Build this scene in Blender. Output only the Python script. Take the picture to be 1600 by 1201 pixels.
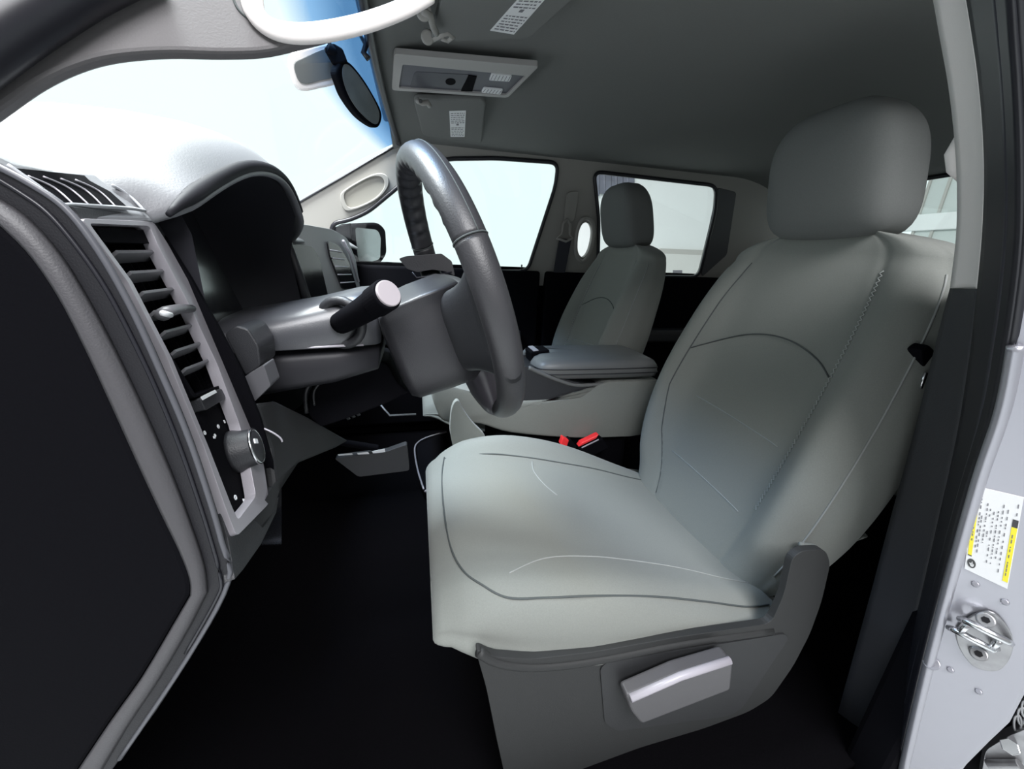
import bpy, bmesh, math, random
from mathutils import Vector as V, Matrix
random.seed(4)
for o in list(bpy.data.objects): bpy.data.objects.remove(o)
SC = bpy.context.scene
COL = SC.collection
PI = math.pi
# ------------------------------------------------------------------ camera
# cabin frame: x to the tail, y from the driver's door across the cabin, z up from the floor
F = 600.0; CX, CY = 800.0, 600.5
CAM = V((-0.55, -0.25, 0.87))
_a = V((3370-CX, CY-515, -F)).normalized(); _b = V((650-CX, CY-400, -F)).normalized()
_a = (_a - _b*_a.dot(_b)).normalized(); _c = _a.cross(_b)
R = Matrix((_a, _b, _c))
cam_d = bpy.data.cameras.new('camera'); cam = bpy.data.objects.new('camera', cam_d); COL.objects.link(cam)
M4 = R.to_4x4(); M4.translation = CAM; cam.matrix_world = M4
cam_d.sensor_width = 36.0; cam_d.lens = 36.0*F/1600.0; cam_d.clip_start = 0.01; cam_d.clip_end = 200
SC.camera = cam
# ------------------------------------------------------------------ world, light, exposure
W = bpy.data.worlds.new('world'); SC.world = W; W.use_nodes = True
nt = W.node_tree; nt.nodes.clear()
wo = nt.nodes.new('ShaderNodeOutputWorld'); bgn = nt.nodes.new('ShaderNodeBackground')
tc = nt.nodes.new('ShaderNodeTexCoord'); sx = nt.nodes.new('ShaderNodeSeparateXYZ')
mr = nt.nodes.new('ShaderNodeMapRange'); mr.inputs[1].default_value = -0.25; mr.inputs[2].default_value = 0.25
mr.inputs[3].default_value = 1.0; mr.inputs[4].default_value = 0.0
mx = nt.nodes.new('ShaderNodeMixRGB'); mx.inputs[1].default_value = (0.96, 1.12, 1.12, 1); mx.inputs[2].default_value = (0.36, 0.36, 0.37, 1)
nt.links.new(tc.outputs['Generated'], sx.inputs[0]); nt.links.new(sx.outputs[1], mr.inputs[0])
nt.links.new(mr.outputs[0], mx.inputs[0]); nt.links.new(mx.outputs[0], bgn.inputs[0]); nt.links.new(bgn.outputs[0], wo.inputs[0])
lo = nt.nodes.new('ShaderNodeMapRange'); lo.inputs[1].default_value = -0.45; lo.inputs[2].default_value = -0.05; lo.inputs[3].default_value = 0.12; lo.inputs[4].default_value = 1.0
nt.links.new(sx.outputs[2], lo.inputs[0]); nt.links.new(lo.outputs[0], bgn.inputs[1])
def area(name, loc, target, sx_, sy_, power, col=(1, 1, 1)):
    l = bpy.data.lights.new(name, 'AREA'); l.shape = 'RECTANGLE'; l.size = sx_; l.size_y = sy_; l.energy = power; l.color = col
    o = bpy.data.objects.new(name, l); COL.objects.link(o); o.location = loc
    o.rotation_euler = (V(target)-V(loc)).to_track_quat('-Z', 'Y').to_euler(); return o
area('added_door_side_light', (-0.35, -1.75, 2.7), (-0.25, 0.3, 0.45), 1.8, 1.2, 125, (0.98, 0.98, 1.0))  # added lamp outside the driver door, brightens cushion and pillar; no window there
area('showroom_ceiling_light', (-1.45, 0.75, 3.1), (-0.95, 0.65, 0.9), 1.3, 1.8, 430, (0.96, 1.0, 1.0))
vs = SC.view_settings; vs.view_transform = 'Standard'; vs.look = 'None'; vs.gamma = 1.0; vs.exposure = 0.0
try: vs.use_curve_mapping = False
except Exception: pass

# ------------------------------------------------------------------ tracing helpers (pixel ray met with a real plane in the cabin)
def rd(px, py): return R @ V(((px-CX)/F, (CY-py)/F, -1.0))
def P(px, py, **k):
    d = rd(px, py); (a, v), = k.items(); i = 'xyz'.index(a)
    return CAM + d*((v-CAM[i])/d[i])
class Plane:
    def __init__(s, p, n): s.p = V(p); s.n = V(n).normalized()
    def __call__(s, px, py, off=0.0):
        d = rd(px, py); return CAM + d*((s.p + s.n*off - CAM).dot(s.n)/d.dot(s.n))
def plane3(a, b, c, toward=None):
    n = (V(b)-V(a)).cross(V(c)-V(a)).normalized()
    t = V(toward) if toward else CAM
    if (t-V(a)).dot(n) < 0: n = -n
    return Plane(a, n)
def cr(pts, n=8, closed=False):           # catmull-rom
    pts = [V(p) for p in pts]; out = []; m = len(pts)
    rng = m if closed else m-1
    for i in range(rng):
        if closed: p0, p1, p2, p3 = pts[i-1], pts[i], pts[(i+1) % m], pts[(i+2) % m]
        else: p0, p1, p2, p3 = pts[max(i-1, 0)], pts[i], pts[i+1], pts[min(i+2, m-1)]
        for k in range(n):
            t = k/n; t2 = t*t; t3 = t2*t
            out.append(0.5*((2*p1)+(-p0+p2)*t+(2*p0-5*p1+4*p2-p3)*t2+(-p0+3*p1-3*p2+p3)*t3))
    if not closed: out.append(pts[-1])
    return out
def c2(pts, n=6, closed=True): return [(p.x, p.y) for p in cr([(a, b, 0) for a, b in pts], n, closed)]
def lerp(a, b, t): return a+(b-a)*t
def interp(x, tab):
    if x <= tab[0][0]: return tab[0][1]
    for (x0, y0), (x1, y1) in zip(tab, tab[1:]):
        if x <= x1:
            t = (x-x0)/(x1-x0); return y0+(y1-y0)*t
    return tab[-1][1]
def sinterp(x, tab):                       # smooth interpolation
    if x <= tab[0][0]: return tab[0][1]
    for i, ((x0, y0), (x1, y1)) in enumerate(zip(tab, tab[1:])):
        if x <= x1:
            h = x1-x0; t = (x-x0)/h
            def sl(j):
                if j <= 0 or j >= len(tab)-1: 
                    j0, j1 = (0, 1) if j <= 0 else (len(tab)-2, len(tab)-1)
                    return (tab[j1][1]-tab[j0][1])/(tab[j1][0]-tab[j0][0])
                return (tab[j+1][1]-tab[j-1][1])/(tab[j+1][0]-tab[j-1][0])
            m0, m1 = sl(i)*h, sl(i+1)*h
            t2, t3 = t*t, t*t*t
            return (2*t3-3*t2+1)*y0+(t3-2*t2+t)*m0+(-2*t3+3*t2)*y1+(t3-t2)*m1
    return tab[-1][1]

# ------------------------------------------------------------------ materials
MATS = {}
def mat(name, col, rough=0.6, metal=0.0, bump=0.0, bscale=400.0, var=0.0, vscale=20.0, spec=0.5, sheen=0.0, weave=0.0, coat=0.0):
    m = bpy.data.materials.new(name); m.use_nodes = True; n = m.node_tree; b = n.nodes['Principled BSDF']
    b.inputs['Base Color'].default_value = (*col, 1); b.inputs['Roughness'].default_value = rough; b.inputs['Metallic'].default_value = metal
    b.inputs['Specular IOR Level'].default_value = spec; b.inputs['Sheen Weight'].default_value = sheen; b.inputs['Coat Weight'].default_value = coat
    t = n.nodes.new('ShaderNodeTexCoord')
    if var > 0:
        z = n.nodes.new('ShaderNodeTexNoise'); z.inputs['Scale'].default_value = vscale; z.inputs['Detail'].default_value = 4
        r = n.nodes.new('ShaderNodeMapRange'); r.inputs[3].default_value = 1-var; r.inputs[4].default_value = 1+var
        h = n.nodes.new('ShaderNodeVectorMath'); h.operation = 'SCALE'; h.inputs[0].default_value = col
        n.links.new(t.outputs['Object'], z.inputs['Vector']); n.links.new(z.outputs[0], r.inputs[0]); n.links.new(r.outputs[0], h.inputs['Scale'])
        n.links.new(h.outputs[0], b.inputs['Base Color'])
    if bump > 0:
        z = n.nodes.new('ShaderNodeTexNoise'); z.inputs['Scale'].default_value = bscale; z.inputs['Detail'].default_value = 3
        u = n.nodes.new('ShaderNodeBump'); u.inputs['Strength'].default_value = bump; u.inputs['Distance'].default_value = 0.0007
        n.links.new(t.outputs['Object'], z.inputs['Vector']); n.links.new(z.outputs[0], u.inputs['Height']); n.links.new(u.outputs[0], b.inputs['Normal'])
    MATS[name] = m; return m
FAB = mat('grey_seat_fabric', (0.215, 0.226, 0.210), 0.9, bump=0.35, bscale=900, var=0.10, vscale=500, spec=0.2, sheen=0.15)
FAB2 = mat('grey_insert_fabric', (0.30, 0.325, 0.32), 0.9, bump=0.5, bscale=700, var=0.14, vscale=420, spec=0.2, sheen=0.15)
THREAD = mat('pale_thread', (0.30, 0.315, 0.305), 0.8)
THREAD2 = mat('light_zigzag_thread', (0.42, 0.44, 0.43), 0.8)
SEAM = mat('dark_seam_thread', (0.07, 0.08, 0.08), 0.8)
HEADL = mat('grey_headliner_cloth', (0.175, 0.180, 0.174), 0.95, bump=0.4, bscale=800, var=0.05, vscale=300, spec=0.1)
BEIGE = mat('pale_grey_trim_plastic', (0.31, 0.30, 0.28), 0.6, bump=0.15, bscale=600, spec=0.4)
TRIML = mat('light_pillar_plastic', (0.86, 0.81, 0.79), 0.55, bump=0.15, bscale=600, spec=0.4)
PLAST = mat('charcoal_grained_plastic', (0.028, 0.029, 0.033), 0.45, bump=0.5, bscale=900, var=0.05, vscale=600, spec=0.5)
PLASTD = mat('black_grained_plastic', (0.0045, 0.0045, 0.006), 0.75, bump=0.4, bscale=900, spec=0.03)
PADM = mat('soft_dash_vinyl', (0.16, 0.163, 0.175), 0.45, bump=0.22, bscale=700, spec=0.6)
SHIELD = mat('grey_seat_base_plastic', (0.025, 0.026, 0.0265), 0.6, bump=0.35, bscale=900, spec=0.4)
LEVERM = mat('satin_grey_lever_plastic', (0.08, 0.078, 0.083), 0.4, spec=0.5, bump=0.1)
SILV = mat('satin_silver_plastic', (0.46, 0.44, 0.48), 0.35, metal=0.35, bump=0.15, bscale=900)
LEATH = mat('dark_grey_leather', (0.036, 0.036, 0.040), 0.42, bump=0.3, bscale=500, spec=0.6)
LEATHG = mat('grey_console_vinyl', (0.13, 0.135, 0.135), 0.42, bump=0.3, bscale=600, spec=0.5)
RUB = mat('black_rubber', (0.013, 0.013, 0.018), 0.35, spec=0.5)
CARP = mat('black_carpet', (0.004, 0.0038, 0.0046), 1.0, bump=1.0, bscale=500, var=0.3, vscale=300, spec=0.0)
PAINT = mat('silver_car_paint', (0.37, 0.37, 0.41), 0.3, metal=0.55, coat=0.4)
CHROME = mat('bright_metal', (0.75, 0.76, 0.78), 0.22, metal=1.0)
DMET = mat('worn_grey_metal', (0.35, 0.35, 0.36), 0.4, metal=0.8, var=0.3, vscale=60)
RED = mat('red_buckle_button', (0.85, 0.035, 0.04), 0.35)
WHT = mat('white_print', (0.80, 0.82, 0.84), 0.6)
PAPER = mat('white_label_paper', (0.78, 0.79, 0.80), 0.6)
GREYINK = mat('grey_ink', (0.18, 0.18, 0.20), 0.7)
YEL = mat('yellow_label_band', (0.85, 0.75, 0.03), 0.5)
BLK = mat('black_gloss', (0.01, 0.01, 0.012), 0.12, spec=0.6)
MIRR = mat('mirror_glass', (0.55, 0.56, 0.55), 0.06, metal=1.0)
CONC = mat('pale_showroom_wall_paint', (0.84, 0.88, 0.87), 0.8, var=0.02, vscale=2)
BEAM = mat('pale_grey_ledge_paint', (0.50, 0.50, 0.47), 0.8)
CURT = mat('grey_blue_strip', (0.13, 0.14, 0.18), 0.6, var=0.5, vscale=8)
FLR = mat('grey_showroom_floor', (0.55, 0.56, 0.57), 0.5)
BELT = mat('black_belt_webbing', (0.03, 0.03, 0.04), 0.7, bump=0.5, bscale=1200)
def glass(name, col, shade=False):
    m = bpy.data.materials.new(name); m.use_nodes = True; n = m.node_tree; n.nodes.clear()
    o = n.nodes.new('ShaderNodeOutputMaterial'); t = n.nodes.new('ShaderNodeBsdfTransparent'); g = n.nodes.new('ShaderNodeBsdfGlossy')
    g.inputs['Roughness'].default_value = 0.02
    x = n.nodes.new('ShaderNodeMixShader'); x.inputs[0].default_value = 0.04
    t.inputs[0].default_value = (*col, 1)
    if shade:      # blue sun band along the top edge of the windscreen, a real tint that follows the glass height
        c = n.nodes.new('ShaderNodeTexCoord'); s = n.nodes.new('ShaderNodeSeparateXYZ'); r = n.nodes.new('ShaderNodeValToRGB')
        e = r.color_ramp.elements; e[0].position = 0.0; e[0].color = (*col, 1); e[1].position = 1.0; e[1].color = (0.09, 0.22, 0.44, 1)
        k = e.new(0.45); k.color = (0.30, 0.50, 0.80, 1)
        q = n.nodes.new('ShaderNodeMapRange'); q.inputs[1].default_value = 1.25; q.inputs[2].default_value = 1.29
        n.links.new(c.outputs['Object'], s.inputs[0]); n.links.new(s.outputs[2], q.inputs[0]); n.links.new(q.outputs[0], r.inputs[0]); n.links.new(r.outputs[0], t.inputs[0])
    n.links.new(t.outputs[0], x.inputs[1]); n.links.new(g.outputs[0], x.inputs[2]); n.links.new(x.outputs[0], o.inputs[0]); return m
GLASS = glass('side_glass', (0.97, 0.99, 0.985)); WSG = glass('windscreen_glass', (0.98, 1, 1), True)

# ------------------------------------------------------------------ object helpers
def rootloc(p):
    v = V((0, 0, 0))
    while p: v += p.location; p = p.parent
    return v
def obj(name, verts, faces, m, parent=None, smooth=True, bevel=0.0, bseg=2, subd=0, loc=None, solid=0.0):
    me = bpy.data.meshes.new(name)
    off = rootloc(parent) if parent else (V(loc) if loc is not None else V((0, 0, 0)))
    me.from_pydata([tuple(V(v)-off) for v in verts], [], faces); me.update()
    bm = bmesh.new(); bm.from_mesh(me); bmesh.ops.remove_doubles(bm, verts=bm.verts, dist=1e-6); bmesh.ops.recalc_face_normals(bm, faces=bm.faces); bm.to_mesh(me); bm.free()
    for p in me.polygons: p.use_smooth = smooth
    o = bpy.data.objects.new(name, me); COL.objects.link(o); me.materials.append(m)
    if parent: o.parent = parent
    elif loc is not None: o.location = loc
    if solid:
        s = o.modifiers.new('solid', 'SOLIDIFY'); s.thickness = solid; s.offset = -1
    if bevel:
        b = o.modifiers.new('bevel', 'BEVEL'); b.width = bevel; b.segments = bseg; b.limit_method = 'ANGLE'; b.angle_limit = math.radians(35)
    if subd:
        s = o.modifiers.new('sub', 'SUBSURF'); s.levels = subd; s.render_levels = subd
    return o
def autosmooth(o):
    try:
        w = o.modifiers.new('wn', 'WEIGHTED_NORMAL'); w.keep_sharp = True
    except Exception: pass
    return o
def thing(name, label, cat, loc, group=None):
    o = bpy.data.objects.new(name, None); COL.objects.link(o); o.location = loc; o.empty_display_size = 0.05
    o['label'] = label; o['category'] = cat
    if group: o['group'] = group
    return o
def tag(o, label, cat, group=None, kind=None):
    o['label'] = label; o['category'] = cat
    if group: o['group'] = group
    if kind: o['kind'] = kind
    return o
def struct(o): o['kind'] = 'structure'; return o
def grid(rows, closed_u=False):            # rows of equal-length point lists
    v = [p for r in rows for p in r]; n = len(rows[0]); f = []
    for i in range(len(rows)-1):
        for j in range(n if closed_u else n-1):
            k = (j+1) % n
            f.append((i*n+j, i*n+k, (i+1)*n+k, (i+1)*n+j))
    return v, f
def loft(rings, cap=True):
    v, f = grid(rings, True); n = len(rings[0])
    if cap:
        for base, r in ((0, rings[0]), ((len(rings)-1)*n, rings[-1])):
            c = sum((V(p) for p in r), V((0, 0, 0)))/n; v.append(c); ci = len(v)-1
            for j in range(n): f.append((base+j, base+(j+1) % n, ci))
    return v, f
def prism(pts, vec):                       # outline extruded along vec
    pts = [V(p) for p in pts]; vec = V(vec); n = len(pts)
    v = pts+[p+vec for p in pts]
    f = [tuple(range(n)), tuple(range(2*n-1, n-1, -1))]+[(i, (i+1) % n, n+(i+1) % n, n+i) for i in range(n)]
    return v, f
def pplate(name, plane, px, th, m, parent=None, bevel=0.002, off=0.0, smooth=False, loc=None, curve=0):
    if curve: px = c2(px, curve)
    pts = [plane(a, b, off) for a, b in px]
    v, f = prism(pts, -plane.n*th)
    return obj(name, v, f, m, parent, smooth=smooth, bevel=bevel, loc=loc)
def holed(name, outer, holes, vec, m, parent=None, bevel=0.0, loc=None):   # outline with holes, given thickness
    bm = bmesh.new(); loops = [outer]+holes
    for l in loops:
        vs_ = [bm.verts.new(V(p)) for p in l]
        for i in range(len(vs_)): bm.edges.new((vs_[i], vs_[(i+1) % len(vs_)]))
    nrm = V(vec).normalized()
    bmesh.ops.triangle_fill(bm, use_beauty=True, use_dissolve=False, edges=bm.edges[:], normal=nrm)
    g = bmesh.ops.extrude_face_region(bm, geom=bm.faces[:])
    bmesh.ops.translate(bm, vec=V(vec), verts=[e for e in g['geom'] if isinstance(e, bmesh.types.BMVert)])
    me = bpy.data.meshes.new('t'); bm.to_mesh(me); bm.free()
    v = [x.co.copy() for x in me.vertices]; f = [tuple(p.vertices) for p in me.polygons]; bpy.data.meshes.remove(me)
    return obj(name, v, f, m, parent, smooth=False, bevel=bevel, loc=loc)
def frames(path, up=(0, 0, 1)):
    path = [V(p) for p in path]; out = []
    for i, p in enumerate(path):
        t = (path[min(i+1, len(path)-1)]-path[max(i-1, 0)]).normalized(); u = V(up)
        s = t.cross(u)
        if s.length < 1e-4: s = t.cross(V((1, 0, 0)))
        s.normalize(); out.append((p, t, s, s.cross(t).normalized()))
    return out
def tube_vf(path, r, n=10, closed=False, up=(0, 0, 1), flat=1.0):
    rings = []; L = len(path); path = [V(p) for p in path]
    if closed:
        fr = []
        for i, p in enumerate(path):
            t = (path[(i+1) % L]-path[i-1]).normalized(); s = t.cross(V(up)).normalized(); fr.append((p, t, s, s.cross(t)))
    else: fr = frames(path, up)
    for i, (p, t, s, u) in enumerate(fr):
        rr = r(i/(L-1)) if callable(r) else r
        rings.append([p+s*math.cos(a)*rr+u*math.sin(a)*rr*flat for a in [2*PI*k/n for k in range(n)]])
    if closed: rings.append(rings[0]); return loft(rings, False)
    return loft(rings)
def tube(name, path, r, m, parent=None, n=10, closed=False, up=(0, 0, 1), flat=1.0, loc=None):
    v, f = tube_vf(path, r, n, closed, up, flat); return obj(name, v, f, m, parent, loc=loc)
def box_vf(c, ax, ay, az): # center and half axes
    c = V(c); v = []
    for i in (-1, 1):
        for j in (-1, 1):
            for k in (-1, 1): v.append(c+V(ax)*i+V(ay)*j+V(az)*k)
    return v, [(0, 1, 3, 2), (4, 6, 7, 5), (0, 4, 5, 1), (2, 3, 7, 6), (0, 2, 6, 4), (1, 5, 7, 3)]
def box(name, c, ax, ay, az, m, parent=None, bevel=0.003, loc=None, bseg=3):
    v, f = box_vf(c, ax, ay, az); return obj(name, v, f, m, parent, smooth=False, bevel=bevel, loc=loc, bseg=bseg)
def merge(parts):
    V_, F_ = [], []
    for v, f in parts:
        b = len(V_); V_ += list(v); F_ += [tuple(i+b for i in q) for q in f]
    return V_, F_
def cyl_vf(a, b, r0, r1=None, n=24):
    a, b = V(a), V(b); r1 = r0 if r1 is None else r1; t = (b-a).normalized(); s = t.orthogonal().normalized(); u = t.cross(s)
    return loft([[c+s*math.cos(q)*r+u*math.sin(q)*r for q in [2*PI*k/n for k in range(n)]] for c, r in ((a, r0), (b, r1))])
def cyl(name, a, b, r0, m, parent=None, r1=None, n=24, bevel=0.001, loc=None):
    v, f = cyl_vf(a, b, r0, r1, n); return obj(name, v, f, m, parent, smooth=False, bevel=bevel, loc=loc)
def scr(c, hx, hy, e=0.5, n=32, rx=V((1, 0, 0)), ry=V((0, 1, 0))):     # superellipse ring
    out = []
    for k in range(n):
        a = 2*PI*k/n; ca, sa = math.cos(a), math.sin(a)
        out.append(V(c)+rx*(hx*math.copysign(abs(ca)**e, ca))+ry*(hy*math.copysign(abs(sa)**e, sa)))
    return out

# ================================================================== THE SETTING
# cabin floor with foot wells
def carpet_z(x, y):
    tun = math.exp(-((y-0.86)/0.16)**2)*0.10
    toe = max(0.0, (-0.98-x))*1.3
    return tun+toe
rows = [[V((lerp(-1.35, 1.35, i/40), lerp(0.04, 1.62, j/30), carpet_z(lerp(-1.35, 1.35, i/40), lerp(0.04, 1.62, j/30)))) for j in range(31)] for i in range(41)]
struct(obj('floor', *grid(rows), CARP, solid=0.02))
# headliner
def roof_z(x, y):
    s = abs(y-0.83)/0.72
    z = 1.335-0.045*s**2.6
    z -= 0.03*max(0, (-0.48-x)/0.14)**2
    z -= 0.10*max(0, (x-0.95)/0.38)**2
    return z
rows = []
for i in range(45):
    x = lerp(-0.62, 1.33, i/44); r = []
    for j in range(41):
        y = lerp(0.10, 1.56, j/40); r.append(V((x, y, roof_z(x, y))))
    rows.append(r)
struct(obj('ceiling', *grid(rows), HEADL, solid=-0.02))
# outer roof skin keeps the daylight out above the headliner
v, f = box_vf((0.36, 0.83, 1.40), (1.02, 0, 0), (0, 0.80, 0), (0, 0, 0.02)); struct(obj('trim_1', v, f, PAINT, smooth=False, bevel=0.01))

# passenger side: wall of trim with two windows, traced on the leaning side plane
SP = plane3((-1.0, 1.60, 0.82), (1.3, 1.60, 0.82), (0, 1.525, 1.27))
BP = Plane((0, 1.60, 0.5), (0, -1, 0))
win1 = c2([(548, 345), (575, 330), (622, 292), (652, 264), (690, 249), (775, 247), (850, 251), (868, 262), (868, 285), (845, 350), (824, 424), (700, 425), (548, 425)], 1)
def rnd(pts, r=10, n=5):       # rounded polygon in pixels
    out = []; m = len(pts)
    for i in range(m):
        a, b, c = V((*pts[i-1], 0)), V((*pts[i], 0)), V((*pts[(i+1) % m], 0))
        k = min(r, (a-b).length*0.45, (c-b).length*0.45)
        p, q = b+(a-b).normalized()*k, b+(c-b).normalized()*k
        for t in range(n+1):
            t /= n; w = p*(1-t)**2+b*2*t*(1-t)+q*t*t; out.append((w.x, w.y))
    return out
win1 = rnd([(518, 349), (545, 344), (575, 331), (622, 292), (655, 262), (700, 248), (775, 247), (872, 254), (868, 290), (824, 424), (700, 424), (518, 424)], 14)
win2 = rnd([(936, 345), (928, 268), (1120, 290), (1118, 330), (1092, 433), (934, 430)], 14)
oval = c2([(911, 349), (921, 350), (925, 365), (920, 390), (911, 402), (903, 392), (904, 365)], 4)
outer = [(438, 336), (470, 315), (530, 280), (590, 246), (631, 221), (700, 205), (860, 215), (1000, 235), (1230, 262), (1260, 450), (900, 446), (438, 446)]
holed('wall_right', [SP(*p) for p in outer], [[SP(*p) for p in h] for h in (win1, win2, oval)], -SP.n*0.02, BEIGE)
struct(bpy.data.objects['wall_right'])
def seal(name, plane, px, r, parent, off=0.004, closed=True):
    return tube(name, [plane(a, b, off) for a, b in px], r, RUB, parent, 8, closed, up=plane.n)
for i, w_ in ((1, win1), (2, win2)):
    pts = [SP(*p, -0.018) for p in w_]
    g_ = obj('window_%d' % (i+1), *prism(pts, -SP.n*0.004), GLASS, smooth=False); struct(g_)
    g_['label'] = 'clear side window glass in the far front door' if i == 1 else 'clear side window glass in the far rear door'
    seal('window_seal', SP, w_, 0.0085, g_)
# far doors: dark inner panels below the belt line with a moulded armrest
for i, (x0, x1) in enumerate(((-1.0, 0.03), (0.05, 1.1))):
    d = thing('door_%d' % (i+1), ['dark inner panel of the far front door below its window', 'dark inner panel of the far rear door below its window'][i], 'door', (x0, 1.6, 0)); d['kind'] = 'structure'
    v, f = box_vf(((x0+x1)/2, 1.60, 0.45), ((x1-x0)/2-0.004, 0, 0), (0, 0.025, 0), (0, 0, 0.375)); obj('door_panel', v, f, PLASTD, d, smooth=False, bevel=0.012, bseg=3)
    v, f = box_vf(((x0+x1)/2+0.05, 1.55, 0.52), ((x1-x0)/2-0.15, 0, 0), (0, 0.045, 0), (0, 0, 0.035)); obj('armrest', v, f, PLAST, d, smooth=False, bevel=0.02, bseg=3)
    tube('pull_handle', [((x0+x1)/2-0.1, 1.57, 0.70), ((x0+x1)/2-0.06, 1.545, 0.70), ((x0+x1)/2+0.06, 1.545, 0.70), ((x0+x1)/2+0.1, 1.57, 0.70)], 0.009, SILV, d)
    box('lock_pin', SP(lerp(815, 815, 0), 418) if i == 0 else (0.6, 1.6, 0.835), (0.003, 0, 0), (0, 0.003, 0), (0, 0, 0.014), RUB, d, 0.001)
# dark outer rear-door frame edge beside the rear side window
pplate('trim_2', SP, rnd([(1122, 293), (1151, 300), (1136, 398), (1098, 432), (1096, 425), (1119, 320)], 5), 0.02, mat('dark_grey_door_frame', (0.07, 0.07, 0.078), 0.6), None, 0.002, 0.006)
struct(bpy.data.objects['trim_2'])
# left (driver side) wall below the belt behind the door opening, plus the roof rail above the opening
v, f = box_vf((0.78, 0.03, 0.42), (0.58, 0, 0), (0, 0.03, 0), (0, 0, 0.42)); struct(obj('wall_left', v, f, PLASTD, smooth=False, bevel=0.01))
v, f = box_vf((0.78, 0.06, 1.24), (0.58, 0, 0), (0, 0.03, 0), (0, 0, 0.05)); struct(obj('trim_3', v, f, BEIGE, smooth=False, bevel=0.01))
tube('trim_4', [(-0.72, 0.115, 1.245), (-0.3, 0.10, 1.275), (0.2, 0.10, 1.275)], 0.032, BEIGE); struct(bpy.data.objects['trim_4'])
# rear wall with its window
RP = Plane((1.34, 0.8, 0.8), (-1, 0, 0))
o_ = [(1.34, 0.04, 0), (1.34, 1.62, 0), (1.34, 1.62, 1.24), (1.34, 1.45, 1.30), (1.34, 0.2, 1.30), (1.34, 0.04, 1.24)]
h_ = [RP(1213, 322), RP(1440, 266), (1.34, 0.20, 1.19), (1.34, 0.16, 0.93), (1.34, 1.52, 0.93)]
h_ = [(1.34, 1.575, 1.19), (1.34, 1.50, 1.222), (1.34, 0.20, 1.235), (1.34, 0.14, 1.19), (1.34, 0.14, 0.95), (1.34, 1.50, 0.95), (1.34, 1.575, 1.0)]
struct(holed('wall_rear', o_, [h_], (0.04, 0, 0), HEADL))
g_ = obj('window_4', *prism([V(p)+V((0.02, 0, 0)) for p in h_], (0.004, 0, 0)), GLASS, smooth=False); struct(g_)
g_['label'] = 'clear back window behind the near headrest'
tube('window_seal', [V(p) for p in h_], 0.008, RUB, g_, 8, True, up=(1, 0, 0))
v, f = box_vf((-1.17, 1.63, 0.45), (0.18, 0, 0), (0, 0.02, 0), (0, 0, 0.46)); struct(obj('trim_6', v, f, CARP, smooth=False))
v, f = box_vf((0.04, 1.64, 0.42), (1.3, 0, 0), (0, 0.01, 0), (0, 0, 0.42)); struct(obj('trim_7', v, f, CARP, smooth=False))
# fire wall under the dash
v, f = box_vf((-1.30, 0.83, 0.45), (0.02, 0, 0), (0, 0.80, 0), (0, 0, 0.46)); struct(obj('wall_front', v, f, CARP, smooth=False, bevel=0.0))
# windscreen
def ws_pt(y, t):   # t 0 base .. 1 top
    bow = ((y-0.83)/0.72)**2
    a = V((-1.30+0.24*bow, y, 0.955)); b = V((-0.625+0.03*bow, y, 1.305-0.022*bow)); return a.lerp(b, t)+V((0, 0, 0.03*math.sin(PI*t)))
rows = [[ws_pt(lerp(0.12, 1.50, j/24), i/14) for j in range(25)] for i in range(15)]
g_ = struct(obj('window_1', *grid(rows), WSG)); g_['label'] = 'windscreen glass with a blue sun band along its top edge'
tube('top_edge_band', [ws_pt(lerp(0.12, 1.50, j/30), 0.99)+V((0.004, 0, -0.004)) for j in range(31)], 0.010, RUB, g_, 8, up=(1, 0, 0))
tube('side_edge_band', [SP(a, b, 0.004) for a, b in ((440, 334), (475, 312), (535, 277), (590, 244), (629, 222))], 0.004, RUB, g_, 8)
# far windscreen pillar with its grab handle recess
FP_ = thing('assist_handle', 'pale grab handle with an oval opening on the far windscreen pillar', 'grab handle', SP(567, 300))
hp = c2([(538, 306), (545, 296), (575, 279), (592, 276), (600, 283), (598, 296), (583, 311), (556, 323), (543, 322)], 5)
hpo = [(V((568, 300, 0))+(V((a, b, 0))-V((568, 300, 0)))*1.22).to_2d()[:] for a, b in hp]
holed('handle_ring', [SP(a, b, 0.012) for a, b in hpo], [[SP(a, b, 0.012) for a, b in hp]], -SP.n*0.014, BEIGE, FP_, bevel=0.003)
obj('recess_pad', *prism([SP(a, b, 0.002) for a, b in hp], -SP.n*0.004), mat('tan_grey_recess', (0.33, 0.315, 0.28), 0.7), FP_, smooth=False)
# far middle pillar: belt guide, belt and oval grab handle
bh = thing('grab_loop', 'pale loop grab handle on the far middle pillar beside the far headrest', 'grab handle', SP(914, 375))
ov = [(V((914, 375, 0))+(V((a, b, 0))-V((914, 375, 0)))*1.25).to_2d()[:] for a, b in oval]
tube('loop', [SP(a, b, 0.02) for a, b in ov], 0.009, BEIGE, bh, 8, True, up=SP.n)
bt = thing('seat_belt', 'dark seat belt hanging from a guide on the far middle pillar', 'seat belt', SP(880, 350))
pplate('belt_webbing', SP, [(874, 372), (893, 374), (884, 420), (872, 470), (862, 500), (846, 500), (862, 440)], 0.002, BELT, bt, 0.0, 0.02)
tube('belt_guide', [SP(a, b, 0.018) for a, b in ((870, 372), (878, 366), (880, 348), (886, 343), (891, 350), (890, 366), (895, 372), (884, 377))], 0.007, BEIGE, bt, 8, True, up=SP.n)
pplate('height_slide', SP, rnd([(886, 300), (905, 298), (898, 345), (880, 350)], 6), 0.006, BEIGE, bt, 0.002, 0.012)

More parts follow.
